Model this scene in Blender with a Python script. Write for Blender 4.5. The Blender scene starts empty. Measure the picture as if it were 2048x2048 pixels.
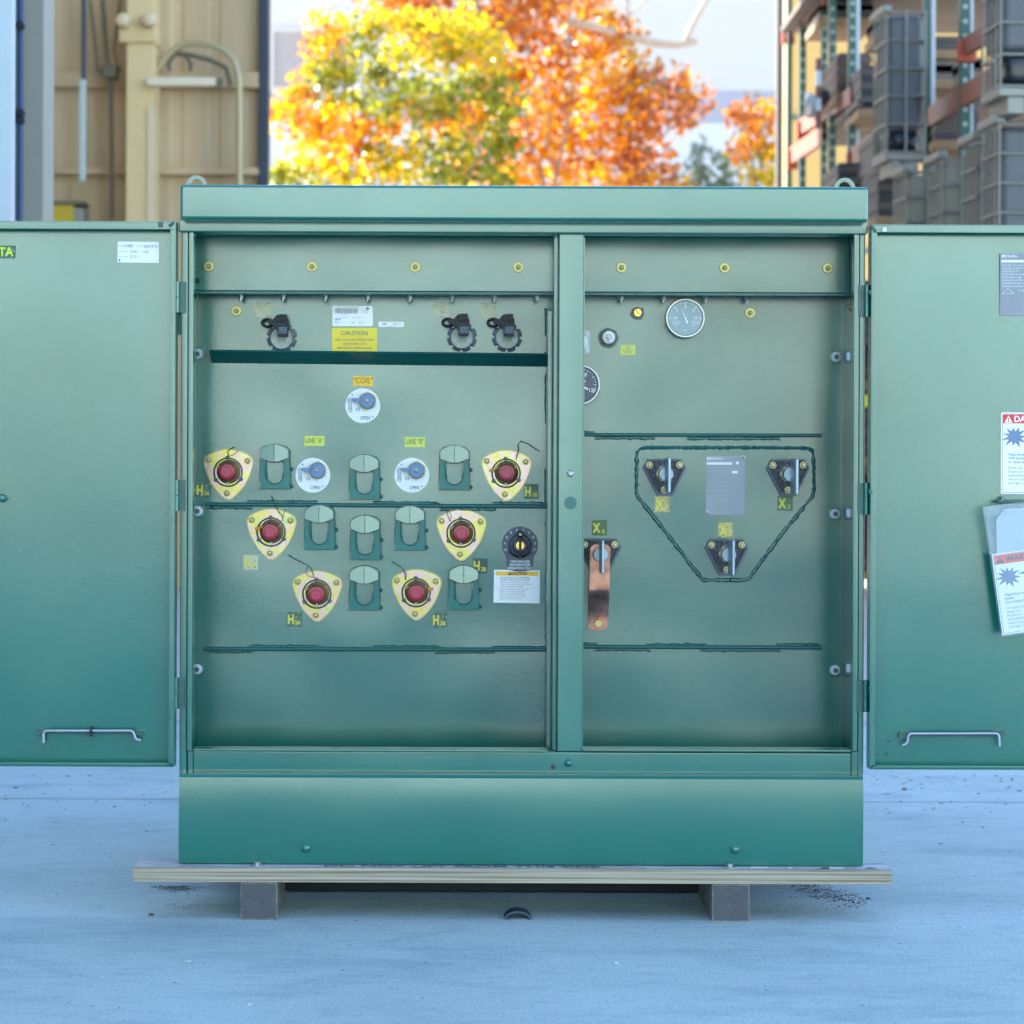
import bpy, bmesh, math, random
from mathutils import Vector, Matrix
R = math.radians
random.seed(7)
scene = bpy.context.scene
COL = scene.collection

# ------------------------------------------------------------------ camera, sky, sun, exposure
F = 4992.0          # focal length in pixels of a 2048 px frame
PU, PV = 940.0, 920.0
XC, YC, H = -0.1226, -6.0, 1.099
ROLL = R(0.22)
cam = bpy.data.cameras.new('camera'); camo = bpy.data.objects.new('camera', cam); COL.objects.link(camo)
camo.location = (XC, YC, H); camo.rotation_euler = (math.pi / 2, -ROLL, 0)
cam.sensor_width = 36; cam.lens = F / 2048 * 36
cam.shift_x = 0.5 - PU / 2048; cam.shift_y = PV / 2048 - 0.5
cam.clip_start = 0.1; cam.clip_end = 2000
cam.dof.use_dof = True; cam.dof.focus_distance = 6.12; cam.dof.aperture_fstop = 5.2
scene.camera = camo

SUN_EL, SUN_ROT = R(33), R(-50)
world = bpy.data.worlds.new("World"); scene.world = world; world.use_nodes = True
wn = world.node_tree.nodes
sky = wn.new('ShaderNodeTexSky'); sky.sky_type = 'NISHITA'; sky.sun_disc = False
sky.ozone_density = 3.0; sky.sun_elevation = SUN_EL; sky.sun_rotation = SUN_ROT
world.node_tree.links.new(sky.outputs[0], wn['Background'].inputs[0])
wn['Background'].inputs[1].default_value = 0.15
sun = bpy.data.lights.new('sun', 'SUN'); sun.energy = 5.0; sun.angle = R(0.5); sun.color = (1, 0.93, 0.82)
suno = bpy.data.objects.new('sun', sun); COL.objects.link(suno)
sd = Vector((math.sin(SUN_ROT) * math.cos(SUN_EL), math.cos(SUN_ROT) * math.cos(SUN_EL), math.sin(SUN_EL)))
suno.rotation_euler = (-sd).to_track_quat('-Z', 'Y').to_euler(); suno.location = (-8, 8, 12)
vs = scene.view_settings
vs.view_transform = 'Standard'; vs.look = 'None'; vs.exposure = 2.25; vs.gamma = 1
scene.render.engine = 'CYCLES'
scene.cycles.use_denoising = True

# ------------------------------------------------------------------ pixel of the 2048 px photograph -> place at depth y
CR, SR = math.cos(ROLL), math.sin(ROLL)
def P(u, v, y):
    a, b = u - PU, v - PV
    x = a * CR + b * SR; z = -a * SR + b * CR
    k = (y - YC) / F
    return XC + x * k, H - z * k
def px(y): return (y - YC) / F
def rect(u0, v0, u1, v1, y):
    x, z = P((u0 + u1) / 2, (v0 + v1) / 2, y)
    w, h = (u1 - u0) * px(y) / 2, (v1 - v0) * px(y) / 2
    return x - w, x + w, z - h, z + h

# ------------------------------------------------------------------ materials
def newmat(name):
    m = bpy.data.materials.new(name); m.use_nodes = True
    return m, m.node_tree.nodes, m.node_tree.links, m.node_tree.nodes['Principled BSDF']
def plain(name, col, rough=0.5, metal=0.0, bump=0, bscale=60, var=0.0, vscale=8, spec=0.5, trans=0):
    m, n, l, b = newmat(name)
    b.inputs['Base Color'].default_value = (*col, 1)
    b.inputs['Roughness'].default_value = rough; b.inputs['Metallic'].default_value = metal
    b.inputs['Specular IOR Level'].default_value = spec
    tc = n.new('ShaderNodeTexCoord')
    if var:
        t = n.new('ShaderNodeTexNoise'); t.inputs['Scale'].default_value = vscale; t.inputs['Detail'].default_value = 6
        l.new(tc.outputs['Object'], t.inputs['Vector'])
        mx = n.new('ShaderNodeMix'); mx.data_type = 'RGBA'
        mx.inputs[6].default_value = (*[c * (1 - var) for c in col], 1); mx.inputs[7].default_value = (*[min(1, c * (1 + var)) for c in col], 1)
        l.new(t.outputs[0], mx.inputs[0]); l.new(mx.outputs[2], b.inputs['Base Color'])
    if bump:
        t = n.new('ShaderNodeTexNoise'); t.inputs['Scale'].default_value = bscale; t.inputs['Detail'].default_value = 3
        l.new(tc.outputs['Object'], t.inputs['Vector'])
        bp = n.new('ShaderNodeBump'); bp.inputs['Strength'].default_value = 1; bp.inputs['Distance'].default_value = bump
        l.new(t.outputs[0], bp.inputs['Height']); l.new(bp.outputs[0], b.inputs['Normal'])
    return m

def paint(name, col, rough, peel=0.00011, wave=0.003, specks=True, spec=0.84):
    """green enamel: orange peel, slightly wavy sheet, a few specks of dirt"""
    m, n, l, b = newmat(name)
    tc = n.new('ShaderNodeTexCoord')
    b.inputs['Roughness'].default_value = rough
    b.inputs['Specular IOR Level'].default_value = spec; b.inputs['IOR'].default_value = 1.6
    v = n.new('ShaderNodeTexNoise'); v.inputs['Scale'].default_value = 2.2; v.inputs['Detail'].default_value = 4
    l.new(tc.outputs['Object'], v.inputs['Vector'])
    mx = n.new('ShaderNodeMix'); mx.data_type = 'RGBA'
    mx.inputs[6].default_value = (*[c * 0.88 for c in col], 1); mx.inputs[7].default_value = (*[c * 1.12 for c in col], 1)
    l.new(v.outputs[0], mx.inputs[0])
    out = mx.outputs[2]
    sm = n.new('ShaderNodeTexNoise'); sm.inputs['Scale'].default_value = 4; sm.inputs['Detail'].default_value = 4; sm.inputs['Roughness'].default_value = 0.5
    l.new(tc.outputs['Object'], sm.inputs['Vector'])
    rm = n.new('ShaderNodeMapRange'); rm.inputs[1].default_value = 0.35; rm.inputs[2].default_value = 0.68; rm.inputs[3].default_value = rough * 0.92; rm.inputs[4].default_value = rough * 1.2
    l.new(sm.outputs[0], rm.inputs[0]); l.new(rm.outputs[0], b.inputs['Roughness'])
    if specks:
        vo = n.new('ShaderNodeTexVoronoi'); vo.inputs['Scale'].default_value = 17; vo.voronoi_dimensions = '2D'
        sx = n.new('ShaderNodeSeparateXYZ'); l.new(tc.outputs['Object'], sx.inputs[0]); cx = n.new('ShaderNodeCombineXYZ')
        l.new(sx.outputs['X'], cx.inputs['X']); l.new(sx.outputs['Z'], cx.inputs['Y']); l.new(cx.outputs[0], vo.inputs['Vector'])
        nz = n.new('ShaderNodeTexNoise'); nz.inputs['Scale'].default_value = 5
        l.new(tc.outputs['Object'], nz.inputs['Vector'])
        rr = n.new('ShaderNodeMapRange'); rr.inputs[1].default_value = 0.50; rr.inputs[2].default_value = 0.72; rr.inputs[3].default_value = 0.0; rr.inputs[4].default_value = 0.032
        l.new(nz.outputs[0], rr.inputs[0])
        lt = n.new('ShaderNodeMath'); lt.operation = 'LESS_THAN'
        l.new(vo.outputs['Distance'], lt.inputs[0]); l.new(rr.outputs[0], lt.inputs[1])
        m2 = n.new('ShaderNodeMix'); m2.data_type = 'RGBA'
        mu = n.new('ShaderNodeMath'); mu.operation = 'MULTIPLY'; mu.inputs[1].default_value = 0.6
        l.new(lt.outputs[0], mu.inputs[0]); l.new(mu.outputs[0], m2.inputs[0])
        l.new(out, m2.inputs[6]); m2.inputs[7].default_value = (0.01, 0.035, 0.035, 1)
        out = m2.outputs[2]
    l.new(out, b.inputs['Base Color'])
    t = n.new('ShaderNodeTexNoise'); t.inputs['Scale'].default_value = 170; t.inputs['Detail'].default_value = 1
    l.new(tc.outputs['Object'], t.inputs['Vector'])
    b1 = n.new('ShaderNodeBump'); b1.inputs['Distance'].default_value = peel; b1.inputs['Strength'].default_value = 1
    l.new(t.outputs[0], b1.inputs['Height'])
    t2 = n.new('ShaderNodeTexNoise'); t2.inputs['Scale'].default_value = 2.4; t2.inputs['Detail'].default_value = 1
    l.new(tc.outputs['Object'], t2.inputs['Vector'])
    b2 = n.new('ShaderNodeBump'); b2.inputs['Distance'].default_value = wave; b2.inputs['Strength'].default_value = 1
    l.new(t2.outputs[0], b2.inputs['Height']); l.new(b1.outputs[0], b2.inputs['Normal'])
    l.new(b2.outputs[0], b.inputs['Normal'])
    return m

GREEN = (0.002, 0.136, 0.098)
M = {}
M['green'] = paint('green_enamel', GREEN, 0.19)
M['green_in'] = paint('green_enamel_inside', (0.0012, 0.110, 0.082), 0.20, peel=0.00012, wave=0.012)  # enamel darkened to stand in for shade inside the recess
M['rod'] = paint('green_rod', (0.006, 0.095, 0.085), 0.3, peel=0.0002, wave=0, specks=False, spec=0.3)
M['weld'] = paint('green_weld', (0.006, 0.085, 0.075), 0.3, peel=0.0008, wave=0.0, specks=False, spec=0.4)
M['steel'] = plain('zinc_steel', (0.34, 0.35, 0.36), 0.3, 0.85)
M['galv'] = plain('galvanised', (0.36, 0.39, 0.43), 0.42, 0.7, var=0.12, vscale=40)
M['greybolt'] = plain('grey_bolt', (0.3, 0.32, 0.32), 0.35, 0.8)
M['gold'] = plain('yellow_zinc', (0.42, 0.36, 0.15), 0.38, 0.75)
M['golddark'] = plain('yellow_zinc_nut', (0.16, 0.14, 0.06), 0.4, 0.7)
M['brass'] = plain('brass', (0.62, 0.42, 0.1), 0.3, 0.9)
M['black'] = plain('black_rubber', (0.004, 0.006, 0.010), 0.4, bump=0.0004, bscale=90, spec=0.25)
M['slate'] = plain('slate_plastic', (0.035, 0.055, 0.085), 0.42, bump=0.0003, bscale=120)
M['navy'] = plain('navy_moulding', (0.010, 0.018, 0.034), 0.45)
M['navy2'] = plain('navy_web', (0.045, 0.072, 0.11), 0.45)
M['blueknob'] = plain('blue_grey_knob', (0.12, 0.2, 0.33), 0.4)
M['spade'] = plain('tinned_spade', (0.3, 0.37, 0.43), 0.35, 0.55, var=0.1)
M['red'] = plain('red_cap', (0.30, 0.004, 0.02), 0.25)
M['red2'] = plain('red_cap_face', (0.38, 0.02, 0.06), 0.3)
M['white'] = plain('white_label', (0.8, 0.8, 0.8), 0.45)
M['disc'] = plain('white_disc', (0.68, 0.72, 0.74), 0.4)
M['ivory'] = plain('ivory_plastic', (0.36, 0.39, 0.34), 0.5)
M['socket'] = plain('socket_shell', (0.40, 0.43, 0.37), 0.55)
M['ink'] = plain('black_ink', (0.02, 0.02, 0.025), 0.6)
M['ink2'] = plain('grey_ink', (0.16, 0.17, 0.2), 0.6)
M['blueink'] = plain('blue_ink', (0.03, 0.05, 0.3), 0.6)
M['violet'] = plain('violet_ink', (0.16, 0.06, 0.5), 0.6)
M['amber'] = plain('amber_label', (0.85, 0.50, 0.01), 0.45)
M['lime'] = plain('lime_label', (0.58, 0.62, 0.09), 0.45)
M['yellow'] = plain('yellow_label', (0.80, 0.62, 0.03), 0.45, bump=0.0008, bscale=50)
M['yletter'] = plain('yellow_letter', (0.66, 0.56, 0.06), 0.5)
M['lletter'] = plain('lime_letter', (0.62, 0.75, 0.02), 0.5)
M['redlabel'] = plain('red_label', (0.75, 0.02, 0.02), 0.45)
M['orlabel'] = plain('orange_label', (0.85, 0.11, 0.05), 0.45)
M['plate'] = plain('grey_nameplate', (0.20, 0.22, 0.26), 0.45, 0.35, var=0.22, vscale=14)
M['orange'] = plain('orange_seal', (0.8, 0.3, 0.02), 0.4)
M['greyflange'] = plain('grey_flange', (0.5, 0.54, 0.56), 0.45)

def worn(name, pale, thr):
    m, n, l, b = newmat(name)
    tc = n.new('ShaderNodeTexCoord')
    t = n.new('ShaderNodeTexNoise'); t.inputs['Scale'].default_value = 260; t.inputs['Detail'].default_value = 3; t.inputs['Roughness'].default_value = 0.7
    l.new(tc.outputs['Object'], t.inputs['Vector'])
    r = n.new('ShaderNodeValToRGB'); r.color_ramp.interpolation = 'CONSTANT'
    r.color_ramp.elements[0].color = (*pale, 1)
    r.color_ramp.elements[1].position = thr; r.color_ramp.elements[1].color = (0.03, 0.10, 0.06, 1)
    l.new(t.outputs[0], r.inputs[0]); l.new(r.outputs[0], b.inputs['Base Color']); b.inputs['Roughness'].default_value = 0.5
    return m
M['worn_pale'] = worn('worn_label_pale', (0.5, 0.5, 0.33), 0.60)
M['worn_mid'] = worn('worn_label_mid', (0.45, 0.47, 0.33), 0.5)
M['worn_dark'] = worn('worn_label_dark', (0.42, 0.44, 0.36), 0.40)
M['worn_yellow'] = worn('worn_label_yellow', (0.55, 0.47, 0.16), 0.54)

def iridescent():
    m, n, l, b = newmat('iridescent_zinc')
    tc = n.new('ShaderNodeTexCoord'); oi = n.new('ShaderNodeObjectInfo')
    ad = n.new('ShaderNodeVectorMath'); ad.operation = 'ADD'
    l.new(tc.outputs['Object'], ad.inputs[0]); l.new(oi.outputs['Location'], ad.inputs[1])
    t = n.new('ShaderNodeTexNoise'); t.inputs['Scale'].default_value = 17; t.inputs['Detail'].default_value = 2; t.inputs['Distortion'].default_value = 1.0
    l.new(ad.outputs[0], t.inputs['Vector'])
    r = n.new('ShaderNodeValToRGB'); e = r.color_ramp.elements
    e[0].position = 0.30; e[0].color = (0.36, 0.38, 0.12, 1)
    e[1].position = 0.70; e[1].color = (0.25, 0.38, 0.22, 1)
    for p, c in ((0.42, (0.46, 0.38, 0.11)), (0.50, (0.47, 0.33, 0.29)), (0.56, (0.45, 0.34, 0.36)), (0.62, (0.47, 0.42, 0.14))):
        k = e.new(p); k.color = (*c, 1)
    l.new(t.outputs[0], r.inputs[0]); l.new(r.outputs[0], b.inputs['Base Color'])
    b.inputs['Metallic'].default_value = 0.65; b.inputs['Roughness'].default_value = 0.26
    return m
M['irid'] = iridescent()
M['irid_dark'] = plain('olive_zinc', (0.34, 0.3, 0.13), 0.35, 0.7)
M['ring'] = plain('dark_ring', (0.06, 0.06, 0.09), 0.4, 0.3)

def copper():
    m, n, l, b = newmat('copper_strap')
    b.inputs['Metallic'].default_value = 0.9; b.inputs['Roughness'].default_value = 0.3
    tc = n.new('ShaderNodeTexCoord'); t = n.new('ShaderNodeTexNoise'); t.inputs['Scale'].default_value = 22; t.inputs['Detail'].default_value = 4
    l.new(tc.outputs['Object'], t.inputs['Vector'])
    r = n.new('ShaderNodeValToRGB'); r.color_ramp.elements[0].position = 0.35; r.color_ramp.elements[0].color = (0.16, 0.085, 0.075, 1)
    r.color_ramp.elements[1].position = 0.6; r.color_ramp.elements[1].color = (0.42, 0.21, 0.15, 1)
    l.new(t.outputs[0], r.inputs[0]); l.new(r.outputs[0], b.inputs['Base Color'])
    return m
M['copper'] = copper()

def lumber(name, c0, c1, sx, sz, dist):
    m, n, l, b = newmat(name)
    tc = n.new('ShaderNodeTexCoord'); mp = n.new('ShaderNodeMapping'); mp.inputs['Scale'].default_value = (sx, 25, sz)
    l.new(tc.outputs['Object'], mp.inputs[0])
    nz = n.new('ShaderNodeTexNoise'); nz.inputs['Scale'].default_value = 1.0; nz.inputs['Detail'].default_value = 3; nz.inputs['Distortion'].default_value = dist
    l.new(mp.outputs[0], nz.inputs['Vector'])
    r = n.new('ShaderNodeValToRGB'); r.color_ramp.elements[0].position = 0.34; r.color_ramp.elements[0].color = (*c0, 1)
    r.color_ramp.elements[1].position = 0.60; r.color_ramp.elements[1].color = (*c1, 1)
    l.new(nz.outputs[0], r.inputs[0]); l.new(r.outputs[0], b.inputs['Base Color'])
    b.inputs['Roughness'].default_value = 0.75
    bp = n.new('ShaderNodeBump'); bp.inputs['Distance'].default_value = 0.001
    l.new(nz.outputs[0], bp.inputs['Height']); l.new(bp.outputs[0], b.inputs['Normal'])
    return m
M['pine'] = lumber('pine', (0.17, 0.12, 0.07), (0.44, 0.385, 0.285), 1.1, 190, 0.9)
M['pine_top'] = lumber('pine_weathered_face', (0.33, 0.32, 0.33), (0.55, 0.54, 0.54), 5, 30, 1.5)

def endgrain():
    m, n, l, b = newmat('end_grain')
    tc = n.new('ShaderNodeTexCoord'); mp = n.new('ShaderNodeMapping')
    mp.inputs['Location'].default_value = (0.004, 0, 0.006)
    l.new(tc.outputs['Object'], mp.inputs[0])
    sp = n.new('ShaderNodeSeparateXYZ'); l.new(mp.outputs[0], sp.inputs[0])
    cb = n.new('ShaderNodeCombineXYZ'); l.new(sp.outputs['X'], cb.inputs['X']); l.new(sp.outputs['Z'], cb.inputs['Y'])
    w = n.new('ShaderNodeTexWave'); w.wave_type = 'RINGS'; w.rings_direction = 'Z'
    w.inputs['Scale'].default_value = 62; w.inputs['Distortion'].default_value = 5.0; w.inputs['Detail'].default_value = 3; w.inputs['Detail Scale'].default_value = 0.35
    l.new(cb.outputs[0], w.inputs['Vector'])
    nz = n.new('ShaderNodeTexNoise'); nz.inputs['Scale'].default_value = 40; nz.inputs['Detail'].default_value = 5
    l.new(tc.outputs['Object'], nz.inputs['Vector'])
    mx = n.new('ShaderNodeMix'); mx.data_type = 'RGBA'; mx.inputs[6].default_value = (0.015, 0.016, 0.018, 1); mx.inputs[7].default_value = (0.15, 0.155, 0.16, 1)
    l.new(w.outputs[0], mx.inputs[0])
    m2 = n.new('ShaderNodeMix'); m2.data_type = 'RGBA'; m2.inputs[0].default_value = 0.3
    r2 = n.new('ShaderNodeValToRGB'); r2.color_ramp.elements[0].color = (0.03, 0.03, 0.035, 1); r2.color_ramp.elements[1].color = (0.16, 0.165, 0.17, 1)
    l.new(nz.outputs[0], r2.inputs[0]); l.new(mx.outputs[2], m2.inputs[6]); l.new(r2.outputs[0], m2.inputs[7])
    l.new(m2.outputs[2], b.inputs['Base Color']); b.inputs['Roughness'].default_value = 0.85
    return m
M['endgrain'] = endgrain()
M['postside'] = lumber('grey_timber', (0.13, 0.12, 0.11), (0.26, 0.24, 0.22), 60, 60, 0.6)

def concrete():
    m, n, l, b = newmat('concrete_ground')
    tc = n.new('ShaderNodeTexCoord')
    def noise(scale, vec=(1, 1, 1), det=6, rough=0.55, dist=0):
        mp = n.new('ShaderNodeMapping'); mp.inputs['Scale'].default_value = vec; l.new(tc.outputs['Object'], mp.inputs[0])
        t = n.new('ShaderNodeTexNoise'); t.inputs['Scale'].default_value = scale; t.inputs['Detail'].default_value = det
        t.inputs['Roughness'].default_value = rough; t.inputs['Distortion'].default_value = dist
        l.new(mp.outputs[0], t.inputs['Vector']); return t.outputs[0]
    def ramp(src, p0, c0, p1, c1):
        r = n.new('ShaderNodeValToRGB'); e = r.color_ramp.elements
        e[0].position = p0; e[0].color = (*c0, 1); e[1].position = p1; e[1].color = (*c1, 1)
        l.new(src, r.inputs[0]); return r.outputs[0]
    def mul(a, c, f=1.0):
        x = n.new('ShaderNodeMix'); x.data_type = 'RGBA'; x.blend_type = 'MULTIPLY'; x.inputs[0].default_value = f
        l.new(a, x.inputs[6]); l.new(c, x.inputs[7]); return x.outputs[2]
    base = ramp(noise(0.9, (1, 1.2, 1), 5), 0.3, (0.385, 0.475, 0.465), 0.7, (0.495, 0.60, 0.59))
    c = mul(base, ramp(noise(2.2, (0.7, 1.6, 1), 8, 0.65, 0.6), 0.34, (0.76, 0.81, 0.86), 0.50, (1, 1, 1)))
    c = mul(c, ramp(noise(26, (0.35, 1.5, 1), 6, 0.7), 0.28, (0.74, 0.76, 0.8), 0.5, (1, 1, 1)))
    c = mul(c, ramp(noise(150, det=3, rough=0.75), 0.3, (0.66, 0.69, 0.72), 0.58, (1.08, 1.08, 1.07)))
    # specks of dirt and chips
    for sc, thr, colr in ((7, 0.030, (0.14, 0.2, 0.24)), (21, 0.05, (0.3, 0.36, 0.42)), (70, 0.13, (0.6, 0.64, 0.7)), (45, 0.09, (1.5, 1.5, 1.5))):
        vo = n.new('ShaderNodeTexVoronoi'); vo.voronoi_dimensions = '2D'; vo.inputs['Scale'].default_value = sc; vo.inputs['Randomness'].default_value = 1
        mp = n.new('ShaderNodeMapping'); mp.inputs['Location'].default_value = (sc * 0.37, sc * 0.11, 0); mp.inputs['Scale'].default_value = (0.8, 1, 1)
        l.new(tc.outputs['Object'], mp.inputs[0]); l.new(mp.outputs[0], vo.inputs['Vector'])
        sp = n.new('ShaderNodeSeparateColor'); l.new(vo.outputs['Color'], sp.inputs[0])
        mm = n.new('ShaderNodeMapRange'); mm.inputs[1].default_value = 0.6; mm.inputs[2].default_value = 1; mm.inputs[3].default_value = 0; mm.inputs[4].default_value = thr
        l.new(sp.outputs[0], mm.inputs[0])
        lt = n.new('ShaderNodeMath'); lt.operation = 'LESS_THAN'; l.new(vo.outputs['Distance'], lt.inputs[0]); l.new(mm.outputs[0], lt.inputs[1])
        x = n.new('ShaderNodeMix'); x.data_type = 'RGBA'; x.blend_type = 'MULTIPLY'; l.new(lt.outputs[0], x.inputs[0]); l.new(c, x.inputs[6]); x.inputs[7].default_value = (*colr, 1)
        c = x.outputs[2]
    # saw-cut joint across the yard at y = 2.04
    sp = n.new('ShaderNodeSeparateXYZ'); l.new(tc.outputs['Object'], sp.inputs[0])
    nz = noise(3, det=4)
    jit = n.new('ShaderNodeMath'); jit.operation = 'MULTIPLY_ADD'; jit.inputs[1].default_value = 0.03; l.new(nz, jit.inputs[0]); l.new(sp.outputs['Y'], jit.inputs[2])
    cm = n.new('ShaderNodeMath'); cm.operation = 'COMPARE'; cm.inputs[1].default_value = 2.075; cm.inputs[2].default_value = 0.02; l.new(jit.outputs[0], cm.inputs[0])
    x = n.new('ShaderNodeMix'); x.data_type = 'RGBA'; x.blend_type = 'MULTIPLY'
    mm = n.new('ShaderNodeMath'); mm.operation = 'MULTIPLY'; mm.inputs[1].default_value = 0.6; l.new(cm.outputs[0], mm.inputs[0]); l.new(mm.outputs[0], x.inputs[0])
    l.new(c, x.inputs[6]); x.inputs[7].default_value = (0.5, 0.5, 0.52, 1); c = x.outputs[2]
    l.new(c, b.inputs['Base Color']); b.inputs['Roughness'].default_value = 0.8
    bp = n.new('ShaderNodeBump'); bp.inputs['Distance'].default_value = 0.002
    l.new(noise(90, det=5), bp.inputs['Height']); l.new(bp.outputs[0], b.inputs['Normal'])
    return m
M['base_shade'] = plain('base_shade_black', (0.003, 0.014, 0.014), 0.7)  # base tank colour blackened to deepen the shadow under the cabinet
M['concrete'] = concrete()
M['slab'] = plain('pale_slab', (0.50, 0.48, 0.45), 0.85, var=0.15, vscale=1.5)

# ------------------------------------------------------------------ mesh builder
class MB:
    def __init__(s): s.v, s.f, s.m, s.mats = [], [], [], []
    def mi(s, mat):
        if mat not in s.mats: s.mats.append(mat)
        return s.mats.index(mat)
    def add(s, vs, fs, mat):
        o = len(s.v); s.v += [tuple(a) for a in vs]; k = s.mi(mat)
        for f in fs: s.f.append([i + o for i in f]); s.m.append(k)
        return s
    def box(s, x0, x1, y0, y1, z0, z1, mat, bev=0.0, seg=2):
        if bev:
            bm = bmesh.new(); bmesh.ops.create_cube(bm, size=1)
            for v in bm.verts: v.co = Vector(((x0 + x1) / 2 + v.co.x * (x1 - x0), (y0 + y1) / 2 + v.co.y * (y1 - y0), (z0 + z1) / 2 + v.co.z * (z1 - z0)))
            bmesh.ops.bevel(bm, geom=bm.edges[:], offset=bev, segments=seg, profile=0.5, affect='EDGES')
            bm.verts.index_update()
            s.add([v.co for v in bm.verts], [[v.index for v in f.verts] for f in bm.faces], mat); bm.free(); return s
        vs = [(x, y, z) for x in (x0, x1) for y in (y0, y1) for z in (z0, z1)]
        return s.add(vs, [(0, 1, 3, 2), (4, 6, 7, 5), (0, 4, 5, 1), (2, 3, 7, 6), (0, 2, 6, 4), (1, 5, 7, 3)], mat)
    def bx(s, u0, v0, u1, v1, y0, y1, mat, bev=0.0):     # box whose front face covers a pixel rectangle at depth y0
        a, b, c, d = rect(u0, v0, u1, v1, y0); return s.box(a, b, y0, y1, c, d, mat, bev)
    def prism(s, pts, y0, y1, mat, cap=None):            # polygon in x,z; y0 = front
        n = len(pts)
        ar = sum(pts[i][0] * pts[(i + 1) % n][1] - pts[(i + 1) % n][0] * pts[i][1] for i in range(n))
        if ar < 0: pts = pts[::-1]
        vs = [(x, y0, z) for x, z in pts] + [(x, y1, z) for x, z in pts]
        s.add(vs, [list(range(n))], cap or mat)
        s.add(vs, [list(range(2 * n - 1, n - 1, -1))] + [(i + n, (i + 1) % n + n, (i + 1) % n, i) for i in range(n)], mat)
        return s
    def lathe(s, cx, cz, prof, mat, n=28, close=True):   # prof: (radius, y) from front to back, axis along y
        vs, fs = [], []
        for r, y in prof:
            for i in range(n):
                a = 2 * math.pi * i / n; vs.append((cx + r * math.cos(a), y, cz + r * math.sin(a)))
        for k in range(len(prof) - 1):
            for i in range(n):
                j = (i + 1) % n; fs.append((k * n + i, (k + 1) * n + i, (k + 1) * n + j, k * n + j))
        if close: fs.append(list(range(n)))
        return s.add(vs, fs, mat)
    def hexa(s, cx, cz, r, y0, y1, mat, rot=0.3):
        return s.prism([(cx + r * math.cos(rot + i * math.pi / 3), cz + r * math.sin(rot + i * math.pi / 3)) for i in range(6)], y0, y1, mat)
    def tube(s, path, r, mat, n=8, cap=True):
        path = [Vector(p) for p in path]; vs, fs = [], []
        rf = r if callable(r) else (lambda t: r)
        up = Vector((0, 0, 1)); L = len(path)
        for k, p in enumerate(path):
            t = (path[min(k + 1, L - 1)] - path[max(k - 1, 0)]).normalized()
            a = t.cross(Vector((0.13, 0.97, 0.21)))
            if a.length < 0.2: a = t.cross(up)
            a.normalize(); b = t.cross(a)
            rr = rf(k / (L - 1))
            for i in range(n):
                g = 2 * math.pi * i / n; vs.append(p + a * math.cos(g) * rr + b * math.sin(g) * rr)
        for k in range(L - 1):
            for i in range(n):
                j = (i + 1) % n; fs.append((k * n + i, k * n + j, (k + 1) * n + j, (k + 1) * n + i))
        if cap: fs += [list(range(n - 1, -1, -1)), list(range((L - 1) * n, L * n))]
        return s.add(vs, fs, mat)
    def mesh(s, me_v, me_f, mat): return s.add(me_v, me_f, mat)
    def text(s, string, x, z, y, size, mat, align='CENTER', rot=0.0, bold=0.0, sx=1.0, flat=False):
        vs, fs = glyphs(string, align, bold)
        c, sn = math.cos(rot), math.sin(rot)
        out = []
        for a, b in vs:
            a, b = a * size * sx, b * size
            p, q = a * c - b * sn, a * sn + b * c
            out.append((x + p, z + q, y) if flat else (x + p, y, z + q))
        return s.add(out, fs, mat)
    def build(s, name, parent=None, loc=None, smooth=35):
        me = bpy.data.meshes.new(name)
        w = Vector(wloc(parent)) if parent else Vector((0, 0, 0))
        base = Vector(loc) if loc is not None else w
        me.from_pydata([tuple(Vector(a) - base) for a in s.v], [], s.f)
        for mt in s.mats: me.materials.append(mt)
        me.polygons.foreach_set('material_index', s.m)
        bm = bmesh.new(); bm.from_mesh(me); bmesh.ops.recalc_face_normals(bm, faces=bm.faces[:]); bm.to_mesh(me); bm.free()
        if smooth:
            me.polygons.foreach_set('use_smooth', [True] * len(me.polygons)); me.set_sharp_from_angle(angle=R(smooth))
        me.update()
        o = bpy.data.objects.new(name, me); COL.objects.link(o)
        if smooth: wm = o.modifiers.new('weighted', 'WEIGHTED_NORMAL'); wm.keep_sharp = True
        if parent: o.parent = parent
        o.location = base - w
        return o
_gl = {}
def glyphs(string, align, bold):
    key = (string, align, bold)
    if key not in _gl:
        cu = bpy.data.curves.new('lettering', 'FONT'); cu.body = string; cu.size = 1; cu.align_x = align; cu.align_y = 'CENTER'
        cu.resolution_u = 3; cu.offset = bold
        to = bpy.data.objects.new('lettering', cu); COL.objects.link(to)
        me = to.to_mesh()
        vs = [(v.co.x, v.co.y) for v in me.vertices]; fs = [list(p.vertices) for p in me.polygons]
        to.to_mesh_clear(); bpy.data.objects.remove(to); bpy.data.curves.remove(cu)
        _gl[key] = (vs, fs)
    return _gl[key]
def wloc(o):
    v = Vector((0, 0, 0))
    while o is not None: v += Vector(o.location); o = o.parent
    return v
def tag(o, label=None, cat=None, group=None, kind=None):
    for k, val in (('label', label), ('category', cat), ('group', group), ('kind', kind)):
        if val: o[k] = val
    return o
def empty(name, loc, label=None, cat=None, group=None):
    o = bpy.data.objects.new(name, None); COL.objects.link(o); o.location = loc
    o.empty_display_size = 0.1
    return tag(o, label, cat, group)
def copy_tree(o, parent, loc):
    c = o.copy(); COL.objects.link(c); c.parent = parent
    if loc is not None: c.location = loc
    for ch in list(o.children): copy_tree(ch, c, None)
    return c
def arc(cx, cz, r, a0, a1, n): return [(cx + r * math.cos(R(a0 + (a1 - a0) * i / n)), cz + r * math.sin(R(a0 + (a1 - a0) * i / n))) for i in range(n + 1)]

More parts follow.
